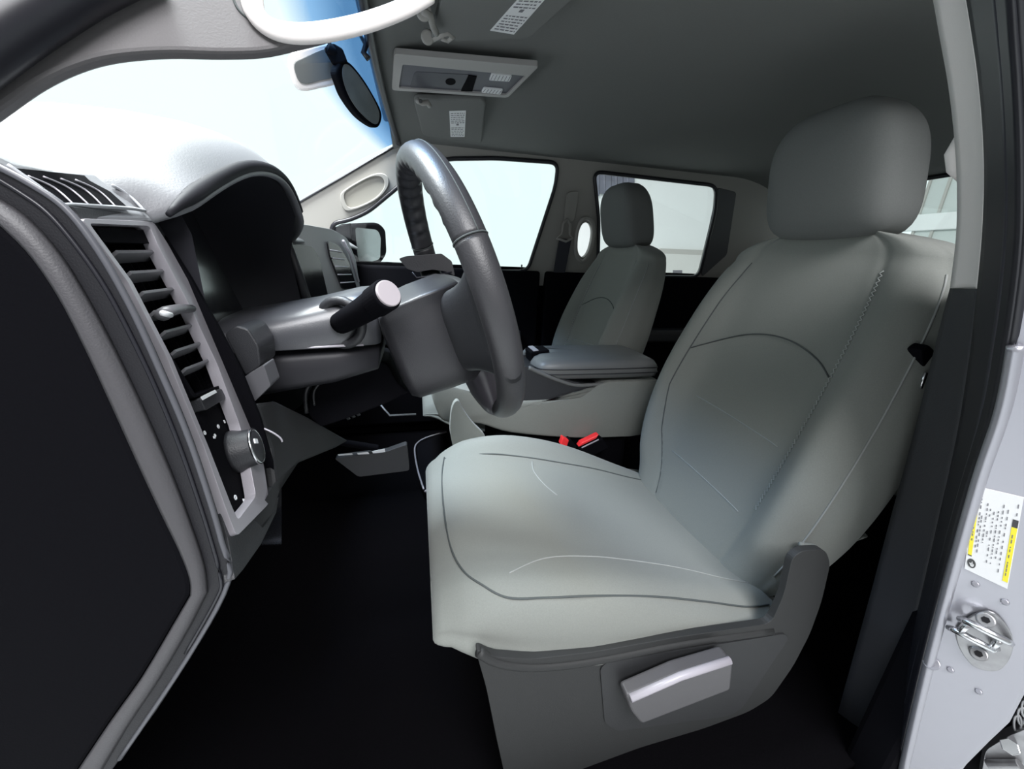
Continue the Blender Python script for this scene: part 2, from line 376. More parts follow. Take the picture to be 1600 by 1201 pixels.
# ================================================================== near door pillar (middle pillar, driver side)
def strip(name, ca, cb, m, parent=None, n=40, bulge=0.0, bdir=(0, -1, 0), seg=8, smooth=True, thick=0.0, loc=None):
    A = cr(ca, 10); B = cr(cb, 10)
    def at(c, t):
        k = t*(len(c)-1); i = min(int(k), len(c)-2); return c[i].lerp(c[i+1], k-i)
    rows = []
    for i in range(n+1):
        a, b = at(A, i/n), at(B, i/n)
        rows.append([a.lerp(b, j/seg)+V(bdir)*bulge*math.sin(PI*j/seg) for j in range(seg+1)])
    return obj(name, *grid(rows), m, parent, solid=thick, loc=loc)
def Pl(pts, y): return [P(a, b, y=(y(i/(len(pts)-1)) if callable(y) else y)) for i, (a, b) in enumerate(pts)]
eA = [(1415, -230), (1440, -120), (1462, -30), (1478, 60), (1490, 130), (1499, 210), (1503, 290), (1501, 370), (1491, 450)]
eB = [(1460, -230), (1492, -120), (1516, -30), (1531, 60), (1540, 130), (1546, 210), (1547, 290), (1543, 370), (1535, 450)]
eC = [(1540, -230), (1570, -120), (1590, -30), (1596, 60), (1600, 130), (1603, 210), (1604, 290), (1602, 370), (1594, 450)]
lA = [(1491, 450), (1462, 560), (1432, 680), (1395, 810), (1362, 930), (1325, 1060), (1275, 1230)]
lB = [(1535, 450), (1522, 560), (1500, 690), (1468, 830), (1440, 950), (1412, 1060), (1378, 1230)]
lC = [(1594, 450), (1580, 540), (1560, 640), (1523, 750), (1480, 900), (1443, 1040), (1398, 1230)]
yA = 0.115; yB = 0.05; yC = 0.0
bp = thing('door_pillar_cover', 'pale plastic upper cover of the near middle pillar beside the near headrest', 'pillar cover', (0.05, 0.08, 0.86))
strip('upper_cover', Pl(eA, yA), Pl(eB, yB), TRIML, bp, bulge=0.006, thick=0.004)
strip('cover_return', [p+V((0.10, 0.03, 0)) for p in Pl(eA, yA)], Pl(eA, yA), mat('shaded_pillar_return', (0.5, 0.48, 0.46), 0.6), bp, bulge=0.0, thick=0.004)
lobe = cyl_vf(P(1500, 205, y=0.135), P(1500, 285, y=0.135), 0.008); 
tube('belt_anchor_bulge', [P(a, b, y=0.125) for a, b in ((1499, 212), (1497, 235), (1500, 262), (1504, 282))], lambda t: 0.004+0.008*math.sin(PI*t), TRIML, bp, 12)
lp = thing('lower_pillar_cover', 'dark lower cover of the near middle pillar behind the near seat', 'pillar cover', (0.15, 0.08, 0.4))
strip('lower_cover', Pl(lA, yA), Pl(lB, yB), mat('dark_lower_trim', (0.030, 0.031, 0.036), 0.6, bump=0.4, bscale=900), lp, bulge=0.004, thick=0.004)
strip('cover_return', [p+V((0.14, 0.06, 0)) for p in Pl(lA, yA)], Pl(lA, yA), PLASTD, lp, thick=0.004)
sl = thing('door_seal', 'black ribbed rubber seal around the near door opening, along the middle pillar', 'door seal', (0.1, 0.02, 0.1))
cB = Pl(eB, yB)[:-1]+Pl(lB, yB); cC = Pl(eC, yC)[:-1]+Pl(lC, yC)
strip('seal_base', cB, cC, RUB, sl, n=80, thick=0.004)
for k, rr, mm in ((0.22, 0.0045, RUB), (0.60, 0.0065, mat('rubber_bead_highlight', (0.035, 0.035, 0.045), 0.28)), (0.9, 0.004, RUB)):  # middle bead coloured lighter to draw the highlight along the seal
    cp = cr([a.lerp(b, k)+V((-0.002, -0.004, 0)) for a, b in zip(cB, cC)], 6); tube('seal_bead', cp, rr, mm, sl, 8)
# painted body pillar
BPn = plane3(P(1523, 750, y=0.0), P(1420, 1140, y=0.0), P(1640, 900, y=-0.055))
bd = thing('painted_body_pillar', 'silver painted metal door pillar at the right edge behind the door seal', 'body panel', (0.1, 0.0, 0.3))
outl = [(1540, -230), (1570, -120), (1590, -40), (1600, 130), (1604, 290), (1596, 450), (1562, 640), (1524, 750), (1480, 900), (1443, 1040), (1392, 1240), (1480, 1240), (1512, 1196), (1548, 1160), (1580, 1130), (1600, 1092), (1660, 990), (1720, 800), (1720, -230)]
pts = [BPn(a, b) for a, b in outl]
obj('body_panel', *prism(pts, -BPn.n*0.02), PAINT, bd, smooth=False, bevel=0.004)
tube('panel_flange', cr([BPn(a+7, b, 0.003) for a, b in lC[1:]], 8), 0.006, PAINT, bd, 10)
cyl('sunken_boss', BPn(1455, 1035, -0.001), BPn(1455, 1035, 0.004), 0.009, PAINT, bd)
for a, b in ((1524, 912), (1570, 940), (1485, 1046), (1529, 1080)):
    cyl('weld_dimple', BPn(a, b, -0.001), BPn(a, b, 0.0025), 0.0042, PAINT, bd, r1=0.003, n=14, bevel=0.0006)
rbx = pplate('hinge_plate', BPn, rnd([(1540, 1172), (1575, 1150), (1625, 1130), (1640, 1230), (1530, 1230)], 8), 0.012, DMET, bd, 0.003, -0.03)
cyl('hinge_bolt', BPn(1578, 1166, -0.03), BPn(1578, 1166, -0.012), 0.010, CHROME, rbx, n=6)
cyl('hinge_pin', BPn(1545, 1195, -0.024), BPn(1595, 1195, -0.024), 0.007, DMET, rbx)
for k in range(3): tube('spring_coil', [BPn(1590+6*math.cos(a)+k*6, 1130+14*math.sin(a)-k*12, -0.034) for a in [2*PI*q/14 for q in range(14)]], 0.0016, DMET, rbx, 6, True)
pplate('wheel_liner', BPn, [(1480, 1240), (1540, 1150), (1620, 1060), (1720, 900), (1720, 1240)], 0.01, PLASTD, bd, 0.0, -0.05)
# striker
st = thing('door_striker', 'bright metal door striker loop bolted to the silver pillar below the label', 'door striker', BPn(1535, 1000))
pplate('striker_plate', BPn, c2([(1500, 975), (1545, 955), (1578, 985), (1582, 1020), (1560, 1048), (1520, 1040), (1496, 1005)], 4), 0.003, DMET, st, 0.001, 0.004)
tube('striker_bar', [BPn(a, b, o_) for a, b, o_ in ((1484, 981, 0.006), (1492, 984, 0.018), (1550, 1014, 0.020), (1556, 1012, 0.006))], 0.0042, CHROME, st, 10)
tube('striker_bar', [BPn(a, b, o_) for a, b, o_ in ((1501, 967, 0.006), (1510, 970, 0.018), (1572, 1001, 0.020), (1578, 1004, 0.006))], 0.0042, CHROME, st, 10)
tube('cross_link', [BPn(1497, 987, 0.018), BPn(1515, 975, 0.018)], 0.0035, CHROME, st); tube('cross_link', [BPn(1549, 1013, 0.02), BPn(1562, 1000, 0.02)], 0.0035, CHROME, st)
for a, b in ((1540, 968), (1529, 1021)):
    sb = cyl('striker_bolt', BPn(a, b, 0.003), BPn(a, b, 0.010), 0.0085, DMET, st, bevel=0.0015)
    cyl('bolt_socket', BPn(a, b, 0.0095), BPn(a, b, 0.0105), 0.004, BLK, sb, n=6, bevel=0)
# certification sticker
sk = thing('certification_sticker', 'white sticker with two yellow bands on the silver pillar', 'sticker', BPn(1550, 840))
q4 = [BPn(1524, 759, 0.0012), BPn(1600, 777, 0.0012), BPn(1574, 920, 0.0012), BPn(1507, 888, 0.0012)]
def sq(u, v_, h=0.0): # sticker coordinates
    return (q4[0].lerp(q4[1], u)).lerp(q4[3].lerp(q4[2], u), v_)+BPn.n*h
obj('label_sheet', *prism([sq(0, 0), sq(1, 0), sq(1, 1), sq(0, 1)], -BPn.n*0.0008), PAPER, sk, smooth=False)
def squad(u0, v0, u1, v1, h): return prism([sq(u0, v0, h), sq(u1, v0, h), sq(u1, v1, h), sq(u0, v1, h)], -BPn.n*0.0002)
obj('yellow_band', *squad(0.03, 0.05, 0.12, 0.80, 0.0003), YEL, sk, smooth=False)
obj('yellow_band', *squad(0.86, 0.32, 0.98, 0.93, 0.0003), YEL, sk, smooth=False)
for q_ in ((0.86, 0.24, 0.98, 0.32), (0.03, 0.035, 0.12, 0.05), (0.03, 0.8, 0.12, 0.812)): obj('band_end', *squad(*q_, 0.0004), BLK, sk, smooth=False)
dash = []
for c_, v0, v1 in ((0.17, 0.08, 0.72), (0.22, 0.30, 0.78), (0.31, 0.15, 0.60), (0.38, 0.2, 0.3), (0.38, 0.45, 0.52), (0.46, 0.22, 0.82), (0.55, 0.20, 0.8), (0.64, 0.12, 0.72), (0.74, 0.16, 0.86), (0.92, 0.08, 0.2), (0.905, 0.4, 0.86), (0.075, 0.2, 0.62)):
    v_ = v0
    while v_ < v1:
        L_ = random.uniform(0.012, 0.04); dash.append(squad(c_-0.008, v_, c_+0.012, min(v_+L_, v1), 0.0006)); v_ += L_+random.uniform(0.01, 0.05)
obj('small_print', *merge(dash), GREYINK, sk, smooth=False)
def sring(u, v_, ru, rv, h, n=24): return prism([sq(u+ru*math.cos(2*PI*k/n), v_+rv*math.sin(2*PI*k/n), h) for k in range(n)], -BPn.n*0.0002)
obj('round_emblem', *sring(0.14, 0.895, 0.10, 0.055, 0.0004), BLK, sk, smooth=False)
obj('emblem_mark', *merge([sring(0.15, 0.91, 0.045, 0.022, 0.0006), squad(0.09, 0.895, 0.2, 0.905, 0.0006), squad(0.14, 0.87, 0.155, 0.93, 0.0006)]), PAPER, sk, smooth=False)
# sill
v, f = box_vf((0.0, 0.02, -0.035), (0.98, 0, 0), (0, 0.06, 0), (0, 0, 0.035)); struct(obj('trim_5', v, f, PLASTD, smooth=False, bevel=0.01))

# ================================================================== near windscreen pillar (driver side)
AP = plane3(P(0, 170, y=0.085), P(640, 10, y=0.20), P(300, 78, y=0.13))
ap = thing('windscreen_pillar_cover', 'grey plastic cover of the near windscreen pillar across the top left with a grab handle', 'pillar cover', P(300, 40, y=0.13))
lowe = c2([(-80, 225), (0, 168), (60, 127), (120, 99), (180, 84), (260, 78), (340, 80), (410, 78), (470, 66), (540, 48), (600, 28), (640, 8), (680, -14)], 5, closed=False)
upe = [(760, -60), (600, -120), (300, -140), (-80, -60)]
hole = c2([(398, -8), (406, 18), (424, 34), (450, 42), (500, 42), (560, 30), (610, 12), (640, -8), (645, -50), (520, -70), (410, -50)], 4)
holed('pillar_panel', [AP(a, b) for a, b in lowe+upe], [[AP(a, b) for a, b in hole]], -AP.n*0.010, mat('mid_grey_pillar_plastic', (0.125, 0.119, 0.122), 0.6, bump=0.3, bscale=700), ap, bevel=0.004)
tube('grab_handle_lip', [AP(a, b, 0.004) for a, b in c2([(392, -20), (398, 18), (420, 42), (455, 52), (505, 50), (570, 36), (630, 14), (670, -8)], 5, closed=False)], 0.0075, TRIML, ap, 12, up=AP.n, flat=0.7)  # pale colour paints the highlight on the handle's lower edge
tube('parting_line', [AP(a, b, 0.0004) for a, b in c2([(362, -10), (372, 14), (395, 34), (430, 50), (480, 60)], 5, closed=False)], 0.0009, SEAM, ap, 6)
ds = thing('upper_door_seal', 'black door seal crossing the top left corner above the pillar cover', 'door seal', AP(40, 10, 0.03))
sc_ = [AP(a, b, 0.012) for a, b in c2([(-90, 110), (0, 48), (60, 10), (130, -30), (220, -70)], 5, closed=False)]
tube('seal_tube', sc_, 0.0165, RUB, ds, 14, up=AP.n); 
tube('seal_lip', [p+AP.n*0.004+V((-0.012, 0, 0.018)) for p in sc_], 0.014, RUB, ds, 12, up=AP.n)

# ================================================================== DASHBOARD
db = thing('dashboard', 'dark grey dashboard filling the left side, with instrument hood and end vents', 'dashboard', (-0.8, 0.05, 0.6))
lip = [(0.02, 0.885), (0.06, 0.887), (0.113, 0.893), (0.148, 0.909), (0.223, 0.939), (0.30, 0.964), (0.374, 0.977), (0.43, 0.977), (0.465, 0.968), (0.49, 0.953), (0.515, 0.93), (0.56, 0.905), (0.70, 0.90), (1.0, 0.91), (1.58, 0.90)]
LX = -0.74
def pad_rows():
    rows = []
    ys = [0.02, 0.04, 0.06, 0.09, 0.113, 0.13, 0.148, 0.17, 0.19, 0.223, 0.26, 0.30, 0.34, 0.374, 0.41, 0.43, 0.45, 0.465, 0.478, 0.49, 0.50, 0.515, 0.535, 0.56, 0.62, 0.70, 0.85, 1.0, 1.2, 1.4, 1.58]
    for i, (x, k, dz) in enumerate(((-0.728, 1.0, -0.012), (-0.735, 1.0, -0.003), (LX-0.006, 1.0, 0.001), (-0.765, 1.0, 0.006), (-0.80, 0.97, 0.009), (-0.86, 0.85, 0.012), (-0.93, 0.72, 0.012), (-1.02, 0.60, 0.010), (-1.12, 0.45, 0.004), (-1.27, 0.2, 0.0))):
        r = []
        for y in ys:
            z = sinterp(y, lip); base = 0.925 + 0.0*(y)
            b2 = interp(x, [(-1.27, 0.895), (-1.0, 0.912), (-0.86, 0.928), (-0.80, 0.915), (-0.745, 0.893)])
            h = max(z-0.893, 0)*1.0
            zz = b2+h*k*interp(x, [(-1.27, 0.1), (-1.0, 0.45), (-0.86, 0.62), (-0.80, 0.85), (-0.745, 1.0)])/max(k, 0.01)*1.0
            dz_ = dz + 0.020*interp(x, [(-1.27, 0.2), (-1.02, 0.8), (-0.86, 1.0), (-0.765, 0.75), (-0.746, 0.35), (-0.735, 0)])*min(1, h/0.05)
            xx = x
            if y > 0.52: xx = x - 0.05*min(1, (y-0.52)/0.08)*(1 if x > -1.0 else 0)
            if y < 0.10: xx = x
            r.append(V((xx, y, zz+dz_-(0 if y > 0.05 else 0.004))))
        rows.append(r)
    for r in rows:
        for p in r:
            k_ = max(0, min(1, (0.15-p.y)/0.02))
            lim = -0.772; p.x = lerp(p.x, min(p.x, lim-(p.x+0.728)*0.2), k_); p.z -= 0.012*k_ if p.x > -0.80 else 0
    return rows
PR = pad_rows()
obj('top_pad', *grid(PR), PADM, db, subd=1, solid=0.010)
# hood lip bead and cavity behind it
lipw = [V((LX+0.004, y, sinterp(y, lip)-0.006)) for y in [0.128+k*(0.505-0.128)/40 for k in range(41)]]
tube('hood_lip', lipw, lambda t: 0.007*min(1, 0.3+t*6), mat('dark_hood_edge', (0.018, 0.018, 0.022), 0.6, spec=0.1), db, 12, up=(1, 0, 0))
inner = [V((LX-0.002, y, sinterp(y, lip)-0.014)) for y in [0.118+k*(0.505-0.118)/30 for k in range(31)]]
inner = [V((LX+0.0, 0.165, 0.72)), V((LX+0.0, 0.165, 0.88))]+inner[3:]+[V((LX-0.03, 0.55, 0.86)), V((LX-0.03, 0.575, 0.80)), V((LX-0.03, 0.59, 0.74))]
rows = []
cc = V((-0.74, 0.35, 0.84))
for k in range(8):
    t = k/7; rows.append([V((p.x-0.15*t, lerp(p.y, cc.y+(p.y-cc.y)*0.86, t), lerp(p.z, cc.z+(p.z-cc.z)*0.80, t))) for p in inner])
obj('hood_cavity', *grid(rows), mat('hood_lining', (0.022, 0.022, 0.027), 0.6, spec=0.2), db)
obj('cluster_face', *prism([p for p in rows[-1]], (-0.01, 0, 0)), BLK, db, smooth=False)
for yy, zz, r_ in ((0.23, 0.83, 0.048), (0.40, 0.84, 0.050)):
    c_ = V((-0.885, yy, zz))
    gr_ = tube('gauge_ring', [c_+V((0, math.cos(a)*r_, math.sin(a)*r_)) for a in [2*PI*q/32 for q in range(32)]], 0.003, SILV, db, 8, True, up=(1, 0, 0))
    tk = []
    for q in range(13):
        a = math.radians(-45+q*22.5); d_ = V((0, math.cos(a), math.sin(a))); tk.append(box_vf(c_+d_*r_*0.86, d_*0.004, d_.cross(V((1, 0, 0)))*0.0008, V((0.001, 0, 0))))
    obj('gauge_marks', *merge(tk), WHT, gr_, smooth=False)
# hood right inner wall + lower ledge
obj('cluster_side_panel', *prism([P(a, b, y=0.60) for a, b in ((437, 345), (444, 358), (458, 400), (478, 468), (400, 500), (350, 480), (365, 420), (392, 370))], (0, 0.015, 0)), PLAST, db, smooth=False, bevel=0.004)
obj('cluster_trim_edge', *tube_vf([P(a, b, y=0.585) for a, b in ((436, 348), (446, 372), (462, 415), (480, 468))], 0.008, 10), PLAST, db)

# dash end: outer silhouette on the end plane
EP = Plane((0, 0.02, 0.7), (0, -1, 0))
endo = c2([(0, 256), (60, 288), (112, 326), (165, 392), (215, 478), (258, 570), (300, 668), (332, 760), (356, 840), (367, 900), (362, 918)], 4, closed=False)+c2([(350, 940), (300, 1030), (250, 1110), (190, 1190), (120, 1290)], 3, closed=False)
ends = endo+[(-160, 1500), (-700, 1500), (-700, 300), (-200, 190)]
obj('end_panel', *prism([EP(a-7, b+2) for a, b in ends], (0, 0.003, 0)), mat('dash_end_plastic', (0.016, 0.016, 0.019), 0.5, bump=0.4, bscale=900, spec=0.3), db, smooth=False, bevel=0.003, bseg=3)
# removable end cover: raised black lid with a grey rim
ci = c2([(-20, 335), (40, 392), (88, 460), (130, 540), (172, 630), (215, 725), (250, 800), (280, 862), (296, 905), (297, 930)], 4, closed=False)+c2([(262, 990), (220, 1060), (170, 1130), (110, 1220)], 3, closed=False)
co = c2([(-20, 300), (38, 335), (92, 392), (140, 468), (186, 555), (232, 652), (272, 745), (300, 820), (320, 882), (325, 925)], 4, closed=False)+c2([(300, 975), (250, 1060), (200, 1135), (150, 1220)], 3, closed=False)
ec = obj('end_cover', *prism([EP(a, b, 0.006) for a, b in ci+[(-300, 1400), (-600, 1000), (-500, 200)]], (0, 0.02, 0)), PLASTD, db, smooth=False, bevel=0.003)
m_ = len(ci); rows = []
for k in range(m_):
    a_, b_ = ci[k], co[k]; row = []
    for t, h in ((0, 0.006), (0.15, 0.0085), (0.85, 0.0035), (1.0, 0.0005)):
        row.append(EP(lerp(a_[0], b_[0], t), lerp(a_[1], b_[1], t), h))
    rows.append(row)
obj('cover_rim', *grid(rows), mat('grey_cover_rim', (0.065, 0.063, 0.069), 0.5, bump=0.3, bscale=900), db, solid=0.004)
tube('panel_gap', [EP(a, b, 0.0006) for a, b in c2([(-20, 270), (30, 300), (75, 333), (120, 385), (165, 450), (205, 525), (243, 605), (280, 695), (308, 775), (330, 845), (345, 905), (338, 935), (290, 1020)], 5, closed=False)], 0.0013, RUB, db, 6)
tube('edge_highlight_bead', [EP(a-8, b+3, 0.0005) for a, b in c2([(-10, 250), (50, 281), (110, 322), (162, 388), (212, 475), (255, 568), (298, 668), (330, 760), (354, 842), (365, 905), (300, 1026), (195, 1182)], 5, closed=False)], 0.0018, mat('dash_edge_highlight', (0.085, 0.087, 0.10), 0.4), db, 8)  # lighter bead paints the highlight along the dash end edge
# vent face plane
VP = plane3((-0.742, 0.05, 0.883), (-0.698, 0.05, 0.651), (-0.759, 0.15, 0.886))
face = c2([(112, 322), (165, 392), (215, 478), (258, 570), (300, 668), (332, 760), (356, 840), (367, 905)], 3, closed=False)+[(380, 890), (408, 850), (432, 800)]+c2([(436, 775), (430, 735), (408, 660), (375, 575), (330, 490), (290, 425), (262, 372), (240, 336)], 3, closed=False)
frm_o = rnd([(128, 341), (240, 346), (262, 380), (312, 470), (360, 566), (395, 660), (413, 730), (421, 786), (370, 838), (355, 800), (320, 700), (262, 560), (200, 440)], 8)
frm_i = rnd([(140, 349), (234, 353), (248, 385), (296, 476), (340, 570), (374, 662), (392, 732), (400, 775), (372, 812), (362, 790), (327, 700), (269, 560), (207, 440)], 6)
holed('vent_surround', [VP(a, b) for a, b in face], [[VP(a, b) for a, b in frm_i]], -VP.n*0.007, PLAST, db, bevel=0.002)
holed('silver_frame', [VP(a, b, 0.004) for a, b in frm_o], [[VP(a, b, 0.004) for a, b in frm_i]], -VP.n*0.009, SILV, db, bevel=0.002)
VB = [VP(a, b, -0.020) for a, b in [(120, 330), (300, 330), (440, 600), (440, 850), (370, 850)]]
obj('vent_back', *prism(VB, -VP.n*0.004), BLK, db, smooth=False)
# vent housing walls
vh = rnd([(158, 378), (238, 380), (268, 430), (312, 520), (348, 600), (306, 617), (262, 545), (210, 452)], 6)
vn = holed('side_air_vent', [VP(a, b, -0.001) for a, b in rnd([(150, 356), (246, 360), (300, 470), (362, 600), (302, 622), (200, 440)], 5)], [[VP(a, b, -0.001) for a, b in vh]], -VP.n*0.012, PLASTD, db, bevel=0.001)
sl_ = [((172, 402), (247, 399)), ((194, 434), (262, 428)), ((214, 465), (280, 455)), ((232, 495), (298, 482)), ((249, 526), (312, 508)), ((265, 556), (328, 534)), ((281, 584), (340, 560)), ((293, 607), (346, 584))]
for (a, b) in sl_[:7]:
    p, q = VP(*a, -0.006), VP(*b, -0.006); d_ = (q-p).normalized(); u_ = VP.n.cross(d_)
    box('vent_slat', (p+q)/2, (q-p)/2, VP.n*0.005+u_*0.003, (u_-VP.n*0.3)*0.0011, mat('slat_grey', (0.12, 0.12, 0.13), 0.4) if 'slat_grey' not in MATS else MATS['slat_grey'], vn, 0.0005)
for k in range(5):
    t = 0.2+0.15*k; a = (lerp(165, 238, t), 384); b = (lerp(306, 346, t), lerp(614, 600, t))
    p, q = VP(*a, -0.014), VP(*b, -0.014); box('rear_fin', (p+q)/2, (q-p)/2, VP.n*0.003, d_*0.0006, PLASTD, vn, 0)
tube('vent_tab', [VP(a, b, 0.002) for a, b in ((253, 492), (262, 486), (280, 482), (297, 482))], lambda t: 0.0055-0.001*t, MATS['slat_grey'], vn, 12, flat=0.8)
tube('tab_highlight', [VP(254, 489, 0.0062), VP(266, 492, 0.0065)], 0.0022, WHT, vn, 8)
# switch panel below the vent
sp_ = pplate('switch_panel', VP, rnd([(300, 618), (358, 600), (374, 660), (394, 735), (400, 775), (372, 812), (355, 780), (322, 690)], 5), 0.01, PLASTD, db, 0.002, -0.006)
dw = pplate('dimmer_wheel', VP, rnd([(313, 622), (346, 606), (354, 622), (322, 641)], 3), 0.012, PLAST, db, 0.002, 0.001)
obj('dimmer_mark', *prism([VP(a, b, 0.002) for a, b in ((313, 620), (335, 609), (338, 613), (316, 625))], VP.n*0.0006), WHT, dw, smooth=False)
ics = []
def icon(a, b, r, n=10, ring=True):
    c_ = VP(a, b, -0.005); e1 = (VP(a+10, b, -0.005)-c_).normalized(); e2 = VP.n.cross(e1)
    if ring: return tube_vf([c_+e1*math.cos(q)*r+e2*math.sin(q)*r for q in [2*PI*k/n for k in range(n)]], r*0.28, 6, True, up=VP.n)
    return box_vf(c_, e1*r, e2*r*0.8, VP.n*0.0004)
ics = [icon(341, 666, 0.0016), icon(351, 659, 0.0011), icon(350, 657, 0.0006, ring=False), icon(362, 659, 0.0017), icon(335, 683, 0.0013, ring=False), icon(336, 680, 0.0013), icon(320, 676, 0.0015), icon(307, 633, 0.0021, ring=False), icon(349, 609, 0.0017, ring=False), icon(368, 777, 0.0019), icon(322, 635, 0.0012, ring=False)]
for k in range(7): ics.append(icon(381+k*2.7, 781-k*3.1, 0.0011 if k % 2 else 0.0015, ring=False))
for ic_ in ics: obj('switch_symbol', *ic_, WHT, sp_, smooth=False)
kc = VP(366, 706, -0.006); kn_ = VP.n
e1 = (VP(376, 706)-VP(366, 706)).normalized(); e2 = kn_.cross(e1)
def kring(h, r, n=40): return [kc+kn_*h+e1*math.cos(q)*r+e2*math.sin(q)*r for q in [2*PI*k/n for k in range(n)]]
kb = obj('rotary_knob', *loft([kring(0, 0.0205), kring(0.003, 0.0205), kring(0.008, 0.0185), kring(0.017, 0.0172), kring(0.020, 0.0150), kring(0.0205, 0.008)]), PLAST, db)
tube('knob_chrome_ring', kring(0.0187, 0.0164), 0.0016, CHROME, kb, 8, True, up=kn_)
obj('knob_pointer', *box_vf(kc+kn_*0.021-e1*0.006+e2*0.004, e1*0.004, e2*0.0022, kn_*0.0006), WHT, kb, smooth=False)
# demister vent on the shoulder
DV = Plane(VP(128, 338), (0.71, 0.03, 0.70))
shoulder = [(-40, 225), (18, 252), (70, 262), (140, 268), (175, 285), (222, 322), (242, 345), (125, 345), (110, 325), (60, 290), (0, 257), (-40, 240)]
dv = pplate('demister_panel', DV, shoulder, 0.006, PADM, db, 0.004, -0.001)
dvh = [(20, 262), (132, 274), (140, 282), (172, 299), (200, 324), (96, 317), (60, 290)]
pplate('vent_opening', DV, dvh, 0.002, PLASTD, dv, 0.0, 0.0012)
for a, b in (((44, 275), (115, 319)), ((68, 276), (139, 320)), ((95, 279), (160, 321)), ((118, 281), (181, 323))):
    mid = ((a[0]+b[0])/2+5, (a[1]+b[1])/2-4); tube('vent_slat', [DV(x_, y_, 0.002) for x_, y_ in c2([a, mid, b], 5, closed=False)], 0.0006, SILV, dv, 6, up=DV.n)
tube('vent_rim', [DV(x_, y_, 0.002) for x_, y_ in c2([(12, 258), (55, 288), (96, 318), (115, 320), (198, 325), (226, 329)], 4, closed=False)], 0.0013, mat('shoulder_edge', (0.3, 0.31, 0.33), 0.4), dv, 6, up=DV.n)
tube('vent_rim', [DV(x_, y_, 0.002) for x_, y_ in c2([(175, 289), (200, 304), (226, 329)], 4, closed=False)], 0.0011, MATS['shoulder_edge'], dv, 6, up=DV.n)
# right wall of the end pod facing the wheel
obj('pod_side', *prism([P(a, b, y=0.165) for a, b in ((235, 338), (262, 372), (300, 432), (345, 512), (380, 580), (408, 650), (430, 730), (436, 775), (380, 640), (300, 480))], (0, -0.004, 0)), PLASTD, db, smooth=False)
# lower dash: knee panel, blocks, column surround
KP = plane3((-0.72, 0.16, 0.75), (-0.72, 0.58, 0.75), (-0.74, 0.3, 0.60))
obj('steering_surround_panel', *prism([(-0.76, 0.15, 0.745), (-0.76, 0.62, 0.745), (-0.745, 0.62, 0.60), (-0.74, 0.15, 0.66)], (-0.02, 0, 0)), PLASTD, db, smooth=False, bevel=0.003)
pplate('lower_knee_panel', plane3(P(405, 632, y=0.17), P(540, 688, y=0.50), P(365, 915, y=0.03)), [(402, 630), (432, 626), (480, 650), (545, 688), (528, 698), (470, 722), (430, 760), (408, 800), (385, 850), (362, 916), (360, 880), (385, 840), (425, 795), (434, 765), (425, 700)], 0.012, mat('knee_panel_plastic', (0.016, 0.017, 0.019), 0.6, bump=0.4, bscale=900), db, 0.004)
tube('knee_panel_trim_line', [P(a, b, y=0.165) for a, b in c2([(407, 667), (425, 675), (438, 684), (441, 690)], 4, closed=False)], 0.001, SILV, db, 6)
obj('upper_side_block', *prism([P(a, b, y=0.20) for a, b in rnd([(350, 522), (368, 508), (388, 514), (404, 540), (407, 572), (384, 588)], 6)], (0, 0.05, 0)), PLAST, db, smooth=False, bevel=0.003)
bh_ = obj('brake_release_handle', *prism([P(a, b, y=0.185) for a, b in rnd([(381, 589), (412, 570), (423, 602), (395, 630)], 3)], (0, 0.03, 0)), mat('handle_grey', (0.10, 0.10, 0.11), 0.5), db, smooth=False, bevel=0.002)
# under-column block with cable and pockets
obj('under_column_box', *prism([P(a, b, y=0.36) for a, b in rnd([(480, 620), (492, 592), (520, 574), (580, 562), (604, 566), (622, 600), (640, 612), (600, 632), (540, 655), (500, 668), (482, 650)], 8)], (0, 0.10, 0)), PLASTD, db, smooth=False, bevel=0.006)
tube('box_rib', [P(a, b, y=0.355) for a, b in c2([(479, 645), (477, 615), (487, 596), (505, 586), (523, 580)], 4, closed=False)], 0.003, PLAST, db, 8)
tube('box_rib', [P(a, b, y=0.355) for a, b in c2([(491, 633), (490, 612), (500, 597)], 4, closed=False)], 0.002, PLAST, db, 8)
for k in range(3): tube('wire_lead', [P(530+k*8+i*5, 628+i*9-k*3, y=0.42) for i in range(4)], 0.003, PLAST, db, 6)

# centre stack
CP = plane3(P(438, 346, y=0.62), P(545, 372, y=0.98), P(478, 470, y=0.66))
cs = pplate('centre_stack', CP, rnd([(436, 346), (475, 350), (520, 358), (543, 372), (556, 405), (563, 450), (566, 520), (470, 520), (478, 470), (460, 420), (446, 375)], 7), 0.10, mat('stack_grey', (0.23, 0.235, 0.24), 0.4, spec=0.5), db, 0.008)
pplate('stack_screen', CP, rnd([(452, 381), (488, 384), (499, 402), (514, 466), (479, 472)], 4), 0.004, BLK, cs, 0.001, 0.004)
cv = pplate('centre_vent', CP, rnd([(512, 376), (530, 383), (545, 408), (558, 450), (536, 452), (516, 400)], 4), 0.004, BLK, db, 0.001, 0.005)
for k in range(5):
    t = (k+0.5)/5; a = (lerp(514, 534, t), lerp(384, 448, t)); b = (lerp(532, 556, t), lerp(388, 446, t)); tube('vent_slat', [CP(*a, 0.007), CP(*b, 0.007)], 0.0016, SILV, cv, 6)
tube('stack_edge', [CP(a, b, 0.006) for a, b in ((536, 376), (548, 398), (560, 440))], 0.004, SILV, cs, 8)

